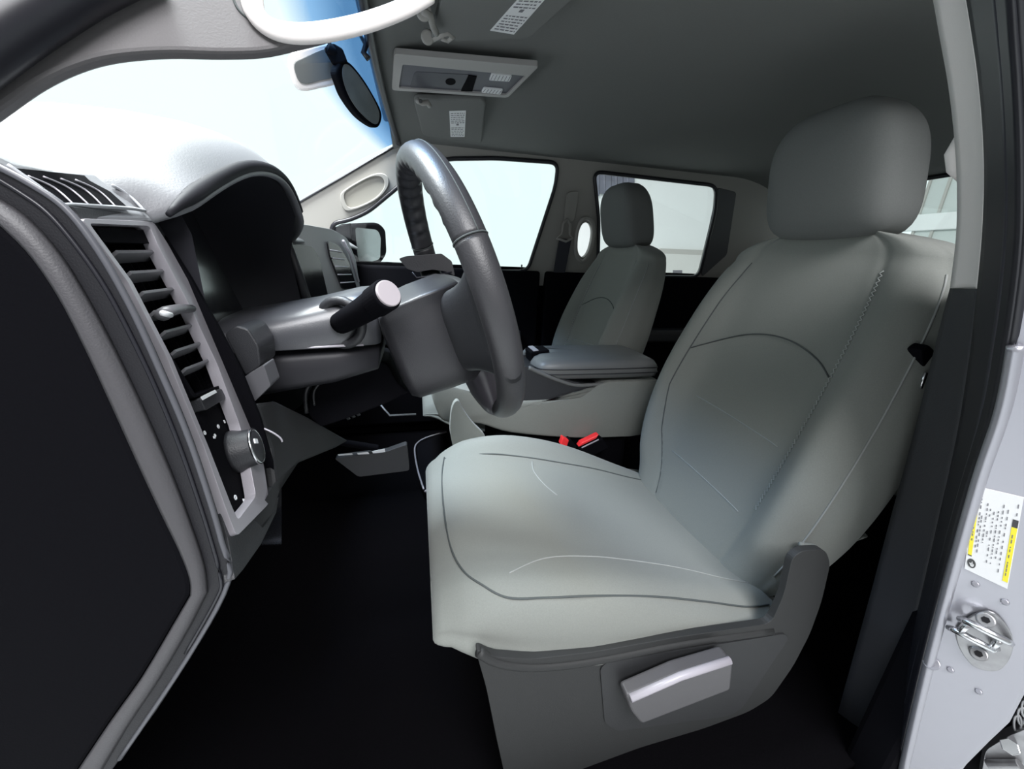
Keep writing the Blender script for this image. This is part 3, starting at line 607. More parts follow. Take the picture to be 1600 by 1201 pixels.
# ================================================================== STEERING
scn = thing('steering_column', 'grey steering column housing with a black round-ended control stalk beside the wheel', 'steering column', (-0.68, 0.37, 0.77))
def crng(x, y0, y1, z0, z1, e=0.45): return scr(((x), (y0+y1)/2, (z0+z1)/2), (y1-y0)/2, (z1-z0)/2, e, 36, V((0, 1, 0)), V((0.12, 0, 1)))
def uring(x, y0, y1, zt):
    zb = lerp(0.752, 0.757, (x+0.86)/0.26); out = []
    for k in range(36):
        q = 2*PI*k/36; c_, s_ = math.cos(q), math.sin(q); e_ = 0.55 if s_ > 0 else 0.2
        out.append(V((x+0.12*(s_*0.04), (y0+y1)/2+(y1-y0)/2*math.copysign(abs(c_)**0.4, c_), (zb+(zt-zb)*abs(s_)**e_) if s_ > 0 else zb-0.004*abs(s_))))
    return out
obj('column_shroud', *loft([uring(-0.86, 0.25, 0.47, 0.775), uring(-0.78, 0.25, 0.47, 0.79), uring(-0.70, 0.26, 0.46, 0.806), uring(-0.64, 0.27, 0.45, 0.822), uring(-0.605, 0.28, 0.44, 0.826), uring(-0.600, 0.29, 0.43, 0.815)]), mat('column_plastic', (0.06, 0.062, 0.07), 0.3, bump=0.2, bscale=900, spec=0.7), scn)
obj('lower_shroud', *loft([crng(-0.86, 0.262, 0.458, 0.69, 0.752), crng(-0.76, 0.262, 0.458, 0.685, 0.753), crng(-0.66, 0.272, 0.448, 0.70, 0.754), crng(-0.605, 0.285, 0.43, 0.715, 0.755)]), mat('lower_shroud_black', (0.02, 0.02, 0.024), 0.5, spec=0.3), scn)
tube('shroud_seam', [V((x, 0.2555+(x+0.78)*0.09, z)) for x, z in ((-0.80, 0.753), (-0.7, 0.756), (-0.62, 0.758))], 0.0016, SILV, scn, 6)
sb_ = [P(532, 505, y=0.27), P(562, 488, y=0.238), P(590, 470, y=0.212), P(606, 459, y=0.198)]
stx = tube('control_stalk', cr(sb_[:3], 4)[:-1]+[sb_[2]], lambda t: 0.0135+0.003*t, PLASTD, scn, 20)
d_ = (sb_[3]-sb_[2]).normalized()
cyl('stalk_barrel', sb_[2]-d_*0.006, sb_[3], 0.0175, PLASTD, stx, n=32, bevel=0.002)
cyl('end_cap', sb_[3]-d_*0.001, sb_[3]+d_*0.003, 0.0148, mat('pale_cap', (0.42, 0.38, 0.40), 0.4), stx, n=32, bevel=0.001)
tube('column_collar', [sb_[0]+V((0.0, 0.004, 0.0))+V((math.cos(q)*0.026, -0.01*math.cos(q), math.sin(q)*0.028)) for q in [2*PI*k/24 for k in range(24)]], 0.006, PLAST, stx, 8, True, up=(0, 1, 0))

wc = V((-0.491, 0.355, 0.817))
tl, yw = math.radians(19), math.radians(7.5)
wn = V((math.cos(tl)*math.cos(yw), math.cos(tl)*math.sin(yw), math.sin(tl)))
wu = V((0, 0, 1)).cross(wn).normalized(); wv = wn.cross(wu)
sw = thing('steering_wheel', 'dark leather steering wheel with finger grips seen from its edge', 'steering wheel', wc)
RR = 0.187
def rimp(a, r=RR, h=0.0): return wc+wu*math.cos(a)*r+wv*math.sin(a)*r+wn*h
def rimring(a, grip=True):
    c_ = rimp(a); er = (c_-wc).normalized(); out = []
    top = max(0.0, math.sin(a))
    w_ = 0.0165; h_ = 0.0195
    for k in range(20):
        q = 2*PI*k/20; cq, sq_ = math.cos(q), math.sin(q)
        r1 = 1.0
        if grip and abs(a % (2*PI)-PI/2) < 1.02:
            inn = max(0.0, -cq)*max(0.0, 1.0-max(0, sq_)*0.9)
            r1 += 0.16*inn*math.sin(a*42)
        out.append(c_+er*w_*cq*r1+wn*h_*sq_*r1)
    return out
N = 240
def arc(name, a0, a1, m, grip):
    n_ = int(abs(a1-a0)/(2*PI)*N)+2
    return obj(name, *loft([rimring(lerp(a0, a1, k/(n_-1)), grip) for k in range(n_)]), m, sw)
s0, s1 = math.radians(24), math.radians(156)
arc('rim_grip', s0, s1, LEATH, True)
arc('rim_lower', s1+0.008, 2*PI+s0-0.008, LEATH, False)
tube('rim_stitch', [rimp(lerp(s0, s1, k/80), RR+0.0155, 0.007) for k in range(81)], 0.0008, SEAM, sw, 6)
for a in (s0, s1): 
    rr_ = rimring(a, False); c_ = rimp(a); tube('rim_seam', [c_+(p-c_)*1.005 for p in rr_], 0.0010, SEAM, sw, 6, True, up=(rimp(a+0.01)-rimp(a)).normalized())
# hub and spokes (wu points from far side to near? resolved by dot)
near = PI if (wc-wu).y < wc.y else 0.0
def WP(a, b, h): return wc+wu*a+wv*b+wn*h
HB = -0.055; HH = -0.012
hubp = [(0.085, 0.062), (0.07, 0.08), (-0.07, 0.08), (-0.085, 0.062), (-0.085, -0.02), (-0.05, -0.060), (0.05, -0.060), (0.085, -0.02)]
def hubring(s, h): return [WP(p.x*s, HB+p.y*s, HH+h) for p in cr([(a, b, 0) for a, b in hubp], 5, True)]
obj('hub_back_cover', *loft([hubring(0.60, -0.112), hubring(0.90, -0.108), hubring(1.0, -0.098), hubring(1.06, -0.05), hubring(1.08, 0.0)]), mat('wheel_back_plastic', (0.026, 0.026, 0.030), 0.42, spec=0.5, bump=0.4, bscale=900), sw)
obj('airbag_cover', *loft([hubring(1.05, 0.001), hubring(1.03, 0.012), hubring(0.9, 0.02), hubring(0.5, 0.026)]), PLAST, sw)
for sgn, nm in ((1, 'spoke'), (-1, 'spoke')):
    rings = []
    for t in [k/8 for k in range(9)]:
        a = lerp(0.05, 0.184, t)*sgn; b0 = lerp(-0.105, -0.062, t)-0.03*t**3; b1 = lerp(0.018, 0.036, t)+0.034*t**4; hh = lerp(-0.060, -0.016, t)
        rings.append([WP(a, (b0+b1)/2+(b1-b0)/2*math.copysign(abs(math.cos(q))**0.6, math.cos(q)), (hh+0.014)/2+(0.014-hh)/2*math.copysign(abs(math.sin(q))**0.6, math.sin(q))) for q in [2*PI*k/28 for k in range(28)]])
    so = obj(nm, *loft(rings), PLAST, sw)
    sp2 = [WP(sgn*a, b, 0.006) for a, b in ((0.085, -0.02), (0.125, -0.012), (0.145, -0.022), (0.14, -0.05), (0.09, -0.07))]
    obj('switch_pad', *prism(sp2, wn*0.008), PLASTD, so, smooth=False, bevel=0.003)
obj('far_spoke_pad', *prism([P(a, b, y=0.46) for a, b in rnd([(623, 404), (634, 400), (690, 396), (706, 408), (711, 431), (696, 424), (676, 421), (652, 425), (636, 420)], 3)], (0, 0.06, 0)), LEATH, sw, smooth=False, bevel=0.003)
tube('paddle_edge', [P(a, b, y=0.455) for a, b in ((644, 425), (651, 434), (676, 431), (706, 425))], 0.0016, RUB, sw, 6)
rings = []
for t in [k/6 for k in range(7)]:
    b = lerp(-0.09, -0.180, t); w2 = lerp(0.085, 0.075, t); rings.append([WP(w2*math.copysign(abs(math.cos(q))**0.5, math.cos(q)), b, -0.012+lerp(0.024, 0.014, t)*math.sin(q)) for q in [2*PI*k/24 for k in range(24)]])
obj('lower_spoke', *loft(rings), mat('spoke_purple_grey', (0.060, 0.056, 0.066), 0.4), sw)

# ================================================================== SEATS
def make_seat(yc, m, root, full=True):
    """m = +1: outboard side is low y (driver); m = -1 mirrored"""
    def Y(y): return yc+(y-0.415)*m
    # ---- cushion
    ztop_near = [(-0.55, 0.395), (-0.50, 0.415), (-0.45, 0.425), (-0.35, 0.412), (-0.25, 0.398), (-0.1, 0.352), (0.0, 0.312), (0.08, 0.285), (0.14, 0.27)]
    ztop_far = [(-0.55, 0.39), (-0.50, 0.41), (-0.45, 0.43), (-0.35, 0.436), (-0.25, 0.418), (-0.15, 0.385), (0.0, 0.318), (0.08, 0.285), (0.14, 0.26)]
    zcen = [(-0.55, 0.385), (-0.50, 0.408), (-0.45, 0.412), (-0.35, 0.398), (-0.25, 0.377), (-0.1, 0.335), (0.0, 0.300), (0.08, 0.272), (0.14, 0.25)]
    zbot = [(-0.55, 0.345), (-0.50, 0.34), (-0.45, 0.315), (-0.40, 0.302), (-0.30, 0.288), (-0.1, 0.275), (0.08, 0.255), (0.14, 0.25)]
    yn = [(-0.55, 0.175), (-0.50, 0.150), (-0.45, 0.138), (-0.3, 0.130), (-0.1, 0.132), (0.0, 0.140), (0.06, 0.150), (0.09, 0.165), (0.14, 0.20)]
    yf = [(-0.55, 0.64), (-0.50, 0.665), (-0.4, 0.68), (0.0, 0.68), (0.14, 0.66)]
    def csec(x, N=120):
        a, b = sinterp(x, yn), sinterp(x, yf); zn, zf, zc, zb = sinterp(x, ztop_near), sinterp(x, ztop_far), sinterp(x, zcen), sinterp(x, zbot)
        k = [(a+0.012, zb), (a-0.002, lerp(zb, zn, 0.45)), (a+0.012, zn-0.018), (a+0.045, zn), (a+0.085, zn-0.004), (a+0.12, (zn+zc)/2-0.004), (a+0.17, zc), ((a+b)/2, zc-0.004), (b-0.15, zc), (b-0.105, zc+(zf-zc)*0.35), (b-0.06, zf), (b-0.02, zf-0.012), (b, zf-0.045), (b, zb+0.02), (b-0.02, zb), ((a+b)/2, zb)]
        pts = cr([(0, p, q) for p, q in k], 8, True)
        return pts
    xs = [-0.545, -0.5425, -0.538, -0.53, -0.52, -0.508, -0.495, -0.47]+[lerp(-0.45, 0.12, i/26) for i in range(27)]+[0.128, 0.134, 0.137]
    rings = []
    for x in xs:
        s = csec(max(x, -0.52)); r_ = 0.055; d1 = x+0.545; d2 = 0.138-x
        k = 1.0
        d_ = min(d1, d2)
        if d_ < r_: k = math.sqrt(max(0.0, 1-(1-d_/r_)**2))
        ym, zm = (sum(p.y for p in s)/len(s)), 0.345 if d1 < 0.2 else 0.27
        out = []
        for p in s:
            yy = ym+(p.y-ym)*(1-0.09*(1-k)); zz = zm+(p.z-zm)*(0.25+0.75*k) if d1 < d2 else zm+(p.z-zm)*k
            out.append(V((x, Y(yy), zz)))
        rings.append(out)
    cu = obj('seat_cushion', *loft(rings), FAB, root)
    def top(x, y, lift=0.0):     # height of cushion top by interpolation on section
        s = csec(x)[:100]; best = None
        for p, q in zip(s, s[1:]):
            if p.y <= y <= q.y and q.z > 0.25:
                t = (y-p.y)/max(1e-6, q.y-p.y); z = p.z+(q.z-p.z)*t
                if best is None or z > best: best = z
        d1 = x+0.545; k = 1.0
        if d1 < 0.055: k = math.sqrt(max(0.0, 1-(1-d1/0.055)**2)); best = 0.345+(best-0.345)*(0.25+0.75*k)
        return V((x, Y(y), (best or 0.3)+lift))
    # piping round the top edge, on the near side and across the front
    pp = []
    for x in [0.07, 0.0, -0.1, -0.2, -0.3, -0.38, -0.44]: pp.append(top(x, sinterp(x, yn)+0.022, 0.001))
    for x, y in ((-0.475, 0.185), (-0.495, 0.22), (-0.508, 0.28), (-0.513, 0.36), (-0.513, 0.46), (-0.508, 0.54), (-0.50, 0.59)): pp.append(top(x, y, 0.001))
    tube('cushion_piping', cr(pp, 8), 0.0016, SEAM, cu, 6)
    tube('cushion_seam', cr([top(x, y, 0.0) for x, y in ((-0.50, 0.585), (-0.4, 0.578), (-0.3, 0.575), (-0.2, 0.575), (-0.1, 0.58), (0.0, 0.585), (0.08, 0.59))], 8), 0.0018, SEAM, cu, 6)
    tube('cushion_stitch', cr([top(x, y, 0.0005) for x, y in ((-0.43, 0.195), (-0.36, 0.232), (-0.28, 0.235), (-0.2, 0.23), (-0.1, 0.225), (0.0, 0.22), (0.06, 0.215))], 8), 0.0012, THREAD, cu, 6)
    tube('cushion_crease', cr([top(x, y, -0.0003) for x, y in ((-0.285, 0.565), (-0.29, 0.53), (-0.28, 0.48), (-0.262, 0.44))], 6), 0.0016, THREAD, cu, 6)
    # ---- backrest
    Wd = [(0.24, 0.205), (0.30, 0.235), (0.40, 0.262), (0.50, 0.275), (0.62, 0.278), (0.72, 0.272), (0.80, 0.262), (0.86, 0.248), (0.90, 0.232), (0.93, 0.215), (0.96, 0.18)]
    def XF(z): return 0.045+(z-0.27)*0.315
    def TH(z): return interp(z, [(0.24, 0.14), (0.4, 0.145), (0.6, 0.13), (0.8, 0.105), (0.9, 0.085), (0.96, 0.06)])
    BOL = [(0.24, 0.005), (0.32, 0.02), (0.40, 0.052), (0.50, 0.072), (0.60, 0.076), (0.70, 0.066), (0.80, 0.048), (0.88, 0.026), (0.96, 0.0)]
    z0, z1 = 0.245, 0.962
    NB = 200
    def groove(u, z): return 0.004*(math.exp(-((u-interp(z, [(0.30, 0.48), (0.34, 0.50), (0.45, 0.62), (0.57, 0.68), (0.8, 0.65), (0.95, 0.6)]))/0.03)**2)+math.exp(-((u+0.57)/0.03)**2)+0.6*math.exp(-((u+0.93)/0.02)**2))
    def bring(z, shr=1.0, zz=None):
        w, xf, th = sinterp(z, Wd), XF(z), TH(z); xm = xf+th*0.5; out = []
        for k in range(NB):
            a = 2*PI*k/NB; ca, sa = math.cos(a), math.sin(a)
            u = math.copysign(abs(ca)**0.55, ca); dd = math.copysign(abs(sa)**0.55, sa)
            y = 0.415+u*w*shr; x = xm-dd*th*0.5*(0.35+0.65*shr)
            fr = max(0.0, dd)
            b = sinterp(z, BOL)*math.exp(-((abs(u)-0.80)/0.20)**2)*shr
            cen = 0.012*math.exp(-(u/0.5)**2)
            x += -(b*fr)+cen*fr*0.5
            # seam grooves
            g = groove(u, z)*fr*shr
            x += g
            # top drop towards the shoulders
            out.append(V((x, Y(y), (z if zz is None else zz)-0.022*(abs(u)**3)*max(0, (z-0.8)/0.16))))
        return out
    rings = []
    for i in range(6): 
        t = i/6; rings.append(bring(z0+0.03*(1-math.cos(t*PI/2)), 0.35+0.65*math.sin(t*PI/2)))
    for i in range(41): rings.append(bring(lerp(z0+0.03, 0.905, i/40)))
    for i in range(1, 10):
        t = i/9; rings.append(bring(0.905, math.sqrt(max(0, 1-(t*0.96)**2)), 0.905+0.055*t))
    bk = obj('backrest', *loft(rings), FAB, root)
    def bf(u, z, lift=0.0):
        w, xf, th = sinterp(z, Wd), XF(z), TH(z); xm = xf+th*0.5
        cc_ = abs(u)**(1/0.55); ang = math.acos(min(1, cc_)); dd = math.sin(ang)**0.55
        b = sinterp(z, BOL)*math.exp(-((abs(u)-0.80)/0.20)**2)
        x = xm-dd*th*0.5-b*dd+0.012*math.exp(-(u/0.5)**2)*dd*0.5+groove(u, z)*dd
        return V((x-lift, Y(0.415+u*w), z-0.022*(abs(u)**3)*max(0, (z-0.8)/0.16)))
    su = lambda z, sg=-1: 0.57 if sg < 0 else interp(z, [(0.30, 0.48), (0.34, 0.50), (0.45, 0.62), (0.57, 0.68), (0.8, 0.65), (0.95, 0.6)])
    zs = [lerp(0.29, 0.89, k/30) for k in range(31)]
    tube('bolster_seam', [bf(su(z, 1), z, 0.0) for z in zs], 0.0016, SEAM, bk, 6)
    zig = []
    for k in range(110):
        z = lerp(0.42, 0.88, k/109); zig.append(bf(-(su(z)+(0.014 if k % 2 else -0.014)), z, 0.001))
    tube('zigzag_stitch', zig, 0.0012, THREAD2, bk, 5)
    arcp = [bf(u, 0.738-0.055*(abs(u)/0.6)**2, 0.0008) for u in [lerp(-0.55, 0.66, k/24) for k in range(25)]]
    tube('insert_arc_seam', arcp, 0.0016, SEAM, bk, 6)
    tube('outer_piping', [bf(-0.93, z, 0.001) for z in [lerp(0.33, 0.885, k/30) for k in range(31)]], 0.0016, THREAD, bk, 6)
    tube('inner_piping', [bf(0.93, z, 0.001) for z in [lerp(0.33, 0.885, k/30) for k in range(31)]], 0.0016, THREAD, bk, 6)
    for zz_ in (0.55, 0.40): tube('insert_crease', [bf(u, zz_+0.02*u, 0.0002) for u in [lerp(-0.45, 0.45, k/14) for k in range(15)]], 0.0012, FAB2, bk, 6)
    # ---- headrest
    hc = V((0.255, 0, 1.048)); rings = []
    for i in range(25):
        t = -1+2*i/24; ex = 4.0 if t < 0 else 2.7; k = (1-abs(t)**ex)**(1/ex) if abs(t) < 1 else 0.0; k = max(k, 0.02)
        z = hc.z+t*0.118; w = lerp(0.118, 0.128, (1-t)/2)*1.0; dp = 0.066
        xc = hc.x-(z-1.06)*0.22
        rings.append([V((p.x, Y(0.415+p.y), p.z)) for p in scr((xc-0.006*k, 0, z), dp*k, w*k, 0.48, 48)])
    hr = obj('headrest', *loft(rings), mat('headrest_fabric', (0.14, 0.147, 0.143), 0.9, bump=0.35, bscale=900, var=0.1, vscale=500, spec=0.2) if 'headrest_fabric' not in MATS else MATS['headrest_fabric'], root)
    for yy in (-0.05, 0.05): cyl('headrest_post', (0.26, Y(0.415+yy), 0.93), (0.262, Y(0.415+yy), 0.99), 0.006, CHROME, root)
    # ---- plastic base and lower frame
    def shell(px, y, th, m_, name, bev=0.006, rn=14): return obj(name, *prism([(q.x, Y(q.y), q.z) for q in [P(a, b, y=y) for a, b in rnd(px, rn)]], (0, th*m, 0)), m_, root, smooth=False, bevel=bev, bseg=4)
    box('seat_frame', (-0.16, Y(0.415), 0.21), (0.29, 0, 0), (0, 0.23, 0), (0, 0, 0.055), PLASTD, root, 0.02)
    for x_ in (-0.36, 0.05):
        for y_ in (0.2, 0.62): box('seat_riser', (x_, Y(y_), 0.085), (0.035, 0, 0), (0, 0.02, 0), (0, 0, 0.085), PLASTD, root, 0.006)
    sh = [(742, 1012), (770, 1026), (830, 1030), (930, 1018), (1060, 995), (1205, 974), (1225, 930), (1238, 872), (1254, 860), (1290, 858), (1298, 880), (1284, 940), (1266, 990), (1240, 1040), (1205, 1090), (1170, 1112), (1100, 1138), (1000, 1168), (900, 1205), (860, 1240), (795, 1240), (775, 1150), (760, 1075)]
    sd = shell(sh, 0.118, 0.012, SHIELD, 'side_shield', 0.005)
    # curved highlight lip along its top
    tube('shield_lip', [(q.x, Y(q.y), q.z) for q in [P(a, b, y=0.1205) for a, b in c2([(748, 1018), (780, 1034), (840, 1040), (930, 1030), (1060, 1005), (1205, 984)], 5, closed=False)]], 0.007, SHIELD, sd, 12)
    # recess and lever
    rec = rnd([(938, 1044), (950, 1034), (1226, 990), (1232, 998), (1160, 1106), (1140, 1118), (965, 1142), (945, 1130)], 8)
    q0 = [P(a, b, y=0.1155) for a, b in rec]
    obj('recess_panel', *prism([(q.x, Y(q.y), q.z) for q in q0], (0, 0.004*m, 0)), mat('recess_dark', (0.024, 0.025, 0.027), 0.55, bump=0.3, bscale=900) if 'recess_dark' not in MATS else MATS['recess_dark'], sd, smooth=False)
    if full:
        # tilted face of shield rising to the recliner
        lv = rnd([(978, 1088), (1060, 1052), (1140, 1028), (1146, 1036), (1142, 1078), (1080, 1102), (1002, 1132), (986, 1112)], 6)
        ql = [P(a, b, y=0.086) for a, b in lv]
        l_ = obj('height_lever', *prism([(q.x, Y(q.y), q.z) for q in ql], (0, 0.022*m, 0)), LEVERM, root, smooth=False, bevel=0.004, bseg=3)
        qt = [P(a, b, y=0.0850) for a, b in ((985, 1090), (1062, 1056), (1140, 1031))]
        tube('lever_top_highlight', qt, 0.006, mat('lit_lever_top', (0.40, 0.38, 0.42), 0.35), l_, 10)  # paler copy of the lever plastic paints light on its top
        cyl('lever_pivot', (-0.19, Y(0.10), 0.20), (-0.19, Y(0.1175), 0.20), 0.012, PLASTD, l_)
    return Y
s1_ = thing('front_seat', 'large grey cloth driver seat nearest the camera with side lever', 'car seat', (-0.2, 0.415, 0.0), 'front seats of the cabin')
Yd = make_seat(0.415, 1, s1_)
s2_ = thing('front_seat', 'grey cloth passenger seat on the far side behind the centre armrest', 'car seat', (-0.2, 1.22, 0.0), 'front seats of the cabin')
make_seat(1.235, -1, s2_, False)
# fabric flap at the inboard front corner of the near seat
fl = c2([(708, 632), (716, 626), (724, 640), (738, 660), (758, 682), (752, 700), (715, 706), (704, 680), (704, 652)], 4)
obj('corner_flap', *prism([P(a, b, y=0.655) for a, b in fl], (0, 0.018, 0)), FAB, s1_, smooth=False, bevel=0.006, bseg=4)
# recliner latch on the outboard back side and lower back hem
obj('recline_knob', *prism([P(a, b, y=0.155) for a, b in rnd([(1440, 548), (1452, 538), (1462, 548), (1458, 572), (1443, 578)], 4)], (0, 0.02, 0)), PLASTD, s1_, smooth=False, bevel=0.003)
tube('recline_knob_highlight', [P(1437, 608, y=0.15), P(1447, 582, y=0.15)], 0.003, CHROME, s1_, 8)  # bright sliver stands in for a white highlight below the knob
tube('back_hem', [P(a, b, y=0.16) for a, b in c2([(1250, 850), (1275, 852), (1315, 848), (1352, 836)], 4, closed=False)], 0.004, FAB, s1_, 8)
tube('adjust_bar', [P(a, b, y=y_) for a, b, y_ in ((689, 912, 0.30), (692, 940, 0.27), (702, 975, 0.24), (722, 1000, 0.20), (745, 1012, 0.17))], 0.0035, SILV, s1_, 8)

# rear bench behind the front seats
rb = thing('rear_bench_seat', 'dark grey rear bench glimpsed behind the front seats', 'bench seat', (1.05, 0.83, 0))
box('bench_cushion', (0.98, 0.83, 0.33), (0.22, 0, 0), (0, 0.66, 0), (0, 0, 0.07), FAB, rb, 0.04, bseg=5)
v, f = box_vf((1.20, 0.83, 0.60), (0.05, 0, 0), (0, 0.66, 0), (0.05, 0, 0.26)); obj('bench_back', v, f, FAB, rb, smooth=False, bevel=0.035, bseg=5)
box('bench_base', (0.98, 0.83, 0.13), (0.19, 0, 0), (0, 0.64, 0), (0, 0, 0.13), PLASTD, rb, 0.01)

# ================================================================== CENTRE CONSOLE SEAT
cn = thing('centre_armrest_seat', 'grey cloth centre seat section folded down as a console with storage', 'armrest console', (-0.2, 0.86, 0.0))
# side profile traced at y = .72, extruded to y = .98
prof = c2([(670, 604), (690, 600), (725, 610), (760, 630), (790, 628), (900, 622), (925, 612), (945, 598), (985, 596)], 4, closed=False)
prof = [P(a, b, y=0.735) for a, b in prof]
prof += [V((0.16, 0.735, prof[-1].z)), V((0.16, 0.735, 0.36))]
prof += [P(a, b, y=0.735) for a, b in c2([(985, 682), (900, 684), (800, 676), (750, 662), (712, 660), (690, 655), (678, 630)], 4, closed=False)]
rings = []
for t, ins in ((0, 0.012), (0.004, 0.005), (0.012, 0.0), (0.5, -0.002), (0.988, 0.0), (0.996, 0.005), (1, 0.012)):
    c_ = sum(prof, V((0, 0, 0)))/len(prof); r_ = []
    for p in prof:
        d_ = (c_-p); d_.y = 0; q = p+d_.normalized()*ins; q.y = 0.735+0.215*t; r_.append(q)
    rings.append(r_)
obj('fabric_base', *loft(rings), FAB, cn)
box('console_pedestal', (-0.12, 0.86, 0.22), (0.22, 0, 0), (0, 0.10, 0), (0, 0, 0.20), PLASTD, cn, 0.02)
# plastic tray with cup holder
tr = [P(a, b, y=0.74) for a, b in rnd([(760, 590), (820, 572), (880, 592), (920, 602), (960, 600), (925, 616), (900, 622), (800, 626), (770, 612)], 5)]
obj('cup_tray', *prism(tr, (0, 0.20, 0)), PLAST, cn, smooth=False, bevel=0.005)
tube('tray_edge', [P(a, b, y=0.742) for a, b in c2([(826, 574), (845, 583), (875, 595), (905, 602), (960, 598)], 4, closed=False)], 0.006, LEATHG, cn, 10)
c_ = P(829, 599, y=0.80)
tube('cup_ring', [c_+V((math.cos(q)*0.034, math.sin(q)*0.034, 0.006)) for q in [2*PI*k/28 for k in range(28)]], 0.0025, SILV, cn, 8, True)
cyl('cup_well', c_+V((0, 0, 0.001)), c_+V((0, 0, 0.007)), 0.033, BLK, cn)
# armrest lid: padded
lz = P(930, 560, y=0.80).z
def lidring(h, s):
    out = []
    base = c2([(-0.225, 0.775), (-0.20, 0.745), (-0.10, 0.735), (0.10, 0.735), (0.155, 0.755), (0.155, 0.935), (0.10, 0.955), (-0.15, 0.955), (-0.215, 0.945), (-0.225, 0.915), (-0.178, 0.905), (-0.178, 0.835), (-0.225, 0.825)], 6)
    for x, y in base: out.append(V((-0.02+(x+0.02)*s, 0.86+(y-0.86)*s, h)))
    return out
z_ = P(900, 596, y=0.735).z+0.006
lid = obj('armrest_lid', *loft([lidring(z_, 0.95), lidring(z_+0.004, 0.99), lidring(z_+0.018, 1.01), lidring(z_+0.036, 0.995), lidring(z_+0.048, 0.95), lidring(z_+0.055, 0.86), lidring(z_+0.058, 0.6)]), LEATHG, cn)
for h, s in ((0.016, 1.012), (0.030, 1.004)): tube('lid_piping', lidring(z_+h, s), 0.0016, PLAST, lid, 6, True)
lt = box('lid_latch', (-0.190, 0.87, z_+0.040), (0.030, 0, 0.004), (0, 0.034, 0), (-0.004, 0, 0.022), PLASTD, cn, 0.004)
box('latch_highlight', (-0.206, 0.87, z_+0.0625), (0.008, 0, 0.001), (0, 0.032, 0), (0, 0, 0.0015), SILV, lt, 0.001)

# seat belt buckles
for i, (a, b, yy, dx, lab) in enumerate(((880, 688, 0.700, 0.0, 'small dark seat belt buckle with red button, nearer the steering wheel'), (918, 686, 0.712, 0.0, 'dark seat belt buckle with long red button beside the near backrest'))):
    c_ = P(a, b, y=yy); bu = thing('seat_belt_buckle', lab, 'seat belt buckle', c_, 'seat belt buckles beside the near seat')
    if i == 0:
        ax, ay, az = V((0.010, 0, -0.012)), V((0, 0.010, 0)), V((0.012, 0, 0.011))
        box('buckle_body', c_+V((0.012, 0.0, -0.02)), ax*1.2, ay*1.3, az*1.4, PLASTD, bu, 0.003)
        box('red_button', c_+V((0, -0.004, 0)), V((0.010, 0, -0.006)), V((0, 0.010, 0)), V((0.003, 0, 0.012)), RED, bu, 0.003)
    else:
        ax = (P(933, 678, y=yy)-P(904, 692, y=yy))/2; az = V((0.004, 0, 0.007))
        box('buckle_body', c_+V((0.02, 0.002, -0.028)), ax*1.25, V((0, 0.014, 0)), V((-0.012, 0, 0.018)), PLASTD, bu, 0.004)
        box('red_button', c_, ax*0.95, V((0, 0.011, 0)), az, RED, bu, 0.003)
        box('button_edge', c_+V((0.004, -0.012, -0.009)), ax*0.9, V((0, 0.002, 0)), V((0, 0, 0.0015)), SILV, bu, 0.0005)
    tube('buckle_strap', [c_+V((0.02, 0.003, -0.03)), c_+V((0.04, 0.003, -0.10)), c_+V((0.06, 0.0, -0.2))], 0.008, PLASTD, bu, 8, flat=0.5)

# floor items in the foot well
ft = thing('floor_tray', 'black floor tray with a thin shiny rim in front of the centre seat', 'tray', P(680, 720, z=0.10))
trp = rnd([(650, 693), (703, 674), (760, 672), (760, 760), (692, 752), (664, 770), (655, 740)], 10)
obj('tray_shell', *prism([P(a, b, z=0.155) for a, b in trp], (0, 0, -0.05)), PLASTD, ft, smooth=False, bevel=0.004)
tube('tray_rim', [P(a, b, z=0.157) for a, b in c2([(662, 764), (653, 735), (648, 705), (652, 692), (670, 682), (704, 673)], 5, closed=False)], 0.0032, SILV, ft, 8)
tube('tray_rim', [P(a, b, z=0.157) for a, b in ((664, 768), (678, 758), (692, 750))], 0.004, SILV, ft, 8)
mp = thing('console_bracket', 'thin bent pale metal bracket below the centre stack', 'bracket', P(620, 640, y=1.0))
tube('bracket_strip', [P(a, b, y=1.0) for a, b in ((590, 627), (609, 649), (650, 647))], 0.0065, DMET, mp, 8, flat=0.5)
mt = thing('floor_mat', 'black floor mat with broken white lettering in the foot well', 'floor mat', (-0.75, 0.42, 0.006))
v, f = box_vf((-0.72, 0.42, 0.006), (0.26, 0, 0), (0, 0.25, 0), (0, 0, 0.005)); obj('mat_sheet', v, f, CARP, mt, smooth=False, bevel=0.004)
pdl = thing('foot_pedal', 'dark flat pedal plate with a white line of lettering along its top edge', 'pedal', P(580, 715, y=0.55))
obj('pedal_plate', *prism([P(a, b, y=0.60) for a, b in rnd([(522, 716), (602, 706), (636, 694), (640, 735), (560, 745)], 5)], (0, 0.02, 0)), PLAST, pdl, smooth=False, bevel=0.003)
obj('white_lettering', *merge([prism([P(a, b, y=0.598) for a, b in q], (0, 0.001, 0)) for q in ([(528, 710), (550, 708), (551, 710), (529, 712)], [(558, 707.5), (575, 706), (577, 709), (559, 710)], [(581, 705), (601, 701), (602, 706), (583, 708)])]), WHT, pdl, smooth=False)
cyl('pedal_arm', P(590, 700, y=0.61), (-0.95, 0.55, 0.55), 0.008, PLASTD, pdl)
hk = thing('mat_hook', 'tiny white metal hook on the carpet beside the near seat', 'hook', P(672, 996, z=0.01))
tube('hook_wire', [P(a, b, z=0.012) for a, b in c2([(680, 988), (670, 989), (664, 996), (668, 1002), (674, 1003)], 4, closed=False)], 0.002, SILV, hk, 6)

